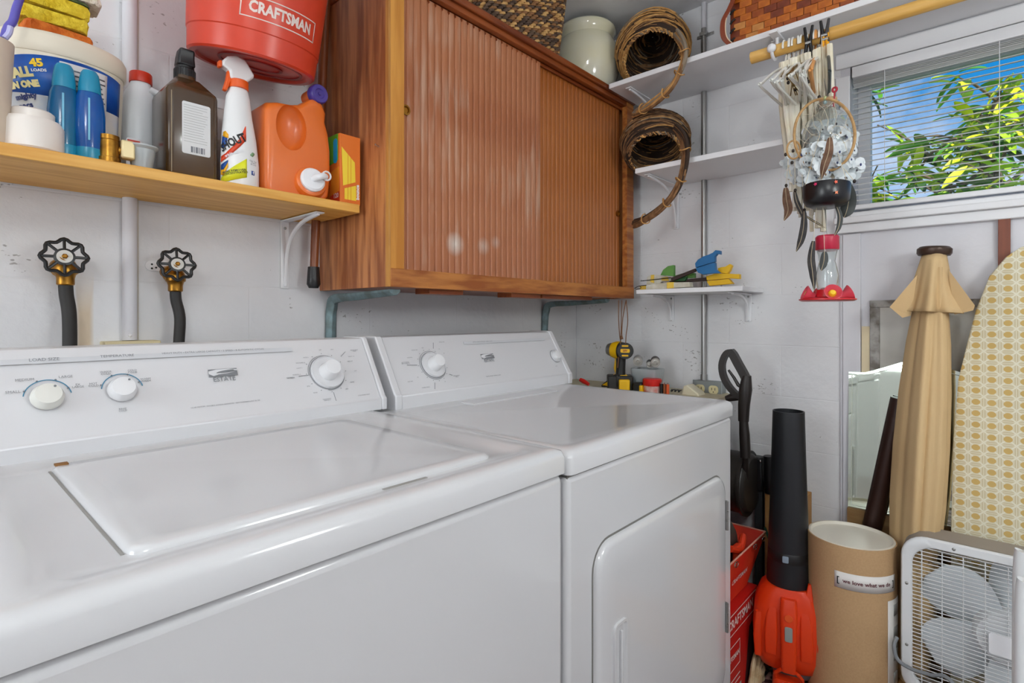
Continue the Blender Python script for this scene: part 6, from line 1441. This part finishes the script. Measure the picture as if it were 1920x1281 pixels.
# white rounded frame at the edge of the picture
t = thing('step_stool', 'white rounded tubular step stool frame beside the box fan', 'stool', (1.58, -.2, 0))
a = P(1913, 1030, x=1.60)
for xx in (1.60, 1.42):
    sgn = 1 if xx > 1.5 else -1
    G().tube(curve([(xx + .03 * sgn, a.y - .0, .0), (xx, a.y, a.z - .06), (xx, a.y - .012, a.z - .016), (xx, a.y - .05, a.z), (xx, a.y - .3, a.z), (xx, a.y - .338, a.z - .016), (xx, a.y - .35, a.z - .06), (xx + .03 * sgn, a.y - .35, 0)], 5), .0125, 14).obj('frame', FW, t)
G().bx(1.43, 1.60, a.y - .33, a.y - .02, .235, .25).obj('tread', FW, t, bevel=.004)
for dy in (.006, .344): G().tube([(1.60, a.y - dy, .24), (1.42, a.y - dy, .24)], .009, 10).obj('stretcher', FW, t)

# ================================================================ OUTSIDE: ground and trees
tag(G().bx(2.6, 14, -10, 10, -.4, -.3).obj('lawn', mat('grass', (92, 122, 48), .9, c2=(120, 150, 60), nscale=3)), 'green lawn outside below the window', 'lawn')
LG = [mat('leaf_yellow', (214, 222, 30), .5, sub=0), mat('leaf_green', (84, 150, 28), .5), mat('leaf_dark', (36, 84, 24), .55), mat('leaf_lime', (166, 206, 36), .5)]
def leafmesh(m, ln, wd):
    q = []; n = 6
    for i in range(n + 1):
        s = i / n; w2 = wd * math.sin(math.pi * min(1, s * .96 + .02)) ** .8; dz_ = -.25 * ln * s * s
        q.append([(-w2, s * ln, dz_ + .15 * w2), (0, s * ln, dz_ - .003), (w2, s * ln, dz_ + .15 * w2), (0, s * ln, dz_ - .008)])
    return G().loft(q).mesh('leaf', m, smooth=60)
LM = [[leafmesh(m, l_, w_) for (l_, w_) in ((.26, .035), (.2, .03))] for m in LG]
def tree(lb, base, crown, n, wts, seed, spread):
    rt = random.Random(seed); t = thing('tree', lb, 'tree', base)
    BK = mat('bark', (110, 92, 70), .9); base = Vector(base)
    tips = []
    c0 = Vector(crown[0])
    G().tube(curve([base, base.lerp(c0, .5) + Vector((.1, .1, 0)), c0], 4), [.06] * 4 + [.03] * 5, 8).obj('trunk', BK, t)
    for c_ in crown:
        c_ = Vector(c_)
        if c_ != c0: G().tube(curve([c0 - Z_ * .5, c_.lerp(c0, .4) - Z_ * .25, c_], 3), [.02] * 4 + [.012] * 3, 6).obj('branch', BK, t)
        for k in range(5):
            tip = c_ + Vector((rt.uniform(-1, 1), rt.uniform(-1, 1), rt.uniform(-.7, .9))) * spread; tips.append((c_, tip))
            G().tube(curve([c_, c_.lerp(tip, .5) + Z_ * .03, tip], 3), [.012] * 4 + [.006] * 3, 6).obj('branch', BK, t)
    for i in range(n):
        c_, tip = rt.choice(tips); o_ = c_.lerp(tip, rt.uniform(.35, 1.05)) + Vector((rt.uniform(-.16, .16), rt.uniform(-.16, .16), rt.uniform(-.12, .12))) * spread
        inst('leaf', rt.choice(rt.choices(LM, wts)[0]), t, o_, (R(rt.uniform(-50, 40)), R(rt.uniform(-40, 40)), rt.uniform(0, 6.28)), (rt.uniform(.8, 1.25),) * 3)
def far(u, v, x): return tuple(P(u, v, x=x))
tree('bushy yellow-green tree filling the window view', (6.3, -.3, -.298), (far(1868, 190, 6.2), far(1800, 262, 6.2), far(1742, 290, 6.3), far(1890, 270, 6.3), far(1780, 350, 6.3), far(1880, 350, 6.2), far(1925, 215, 6.3)), 300, (.44, .24, .06, .26), 2, .40)
tree('dark green tree behind the yellow-green one', (7.6, -.6, -.298), (far(1850, 285, 7.5), far(1760, 365, 7.5), far(1885, 235, 7.5), far(1850, 350, 7.5)), 150, (.12, .42, .32, .14), 5, .42)
tree('small leafy tree seen at the hanger side of the window', (6.4, 1.9, -.298), (far(1612, 350, 6.3), far(1620, 375, 6.3), far(1595, 395, 6.3)), 100, (.3, .42, .08, .2), 8, .30)
tree('lone high spray of green leaves against the sky', (6.9, 2.1, -.298), (far(1598, 184, 6.8),), 40, (.15, .6, .1, .15), 12, .24)
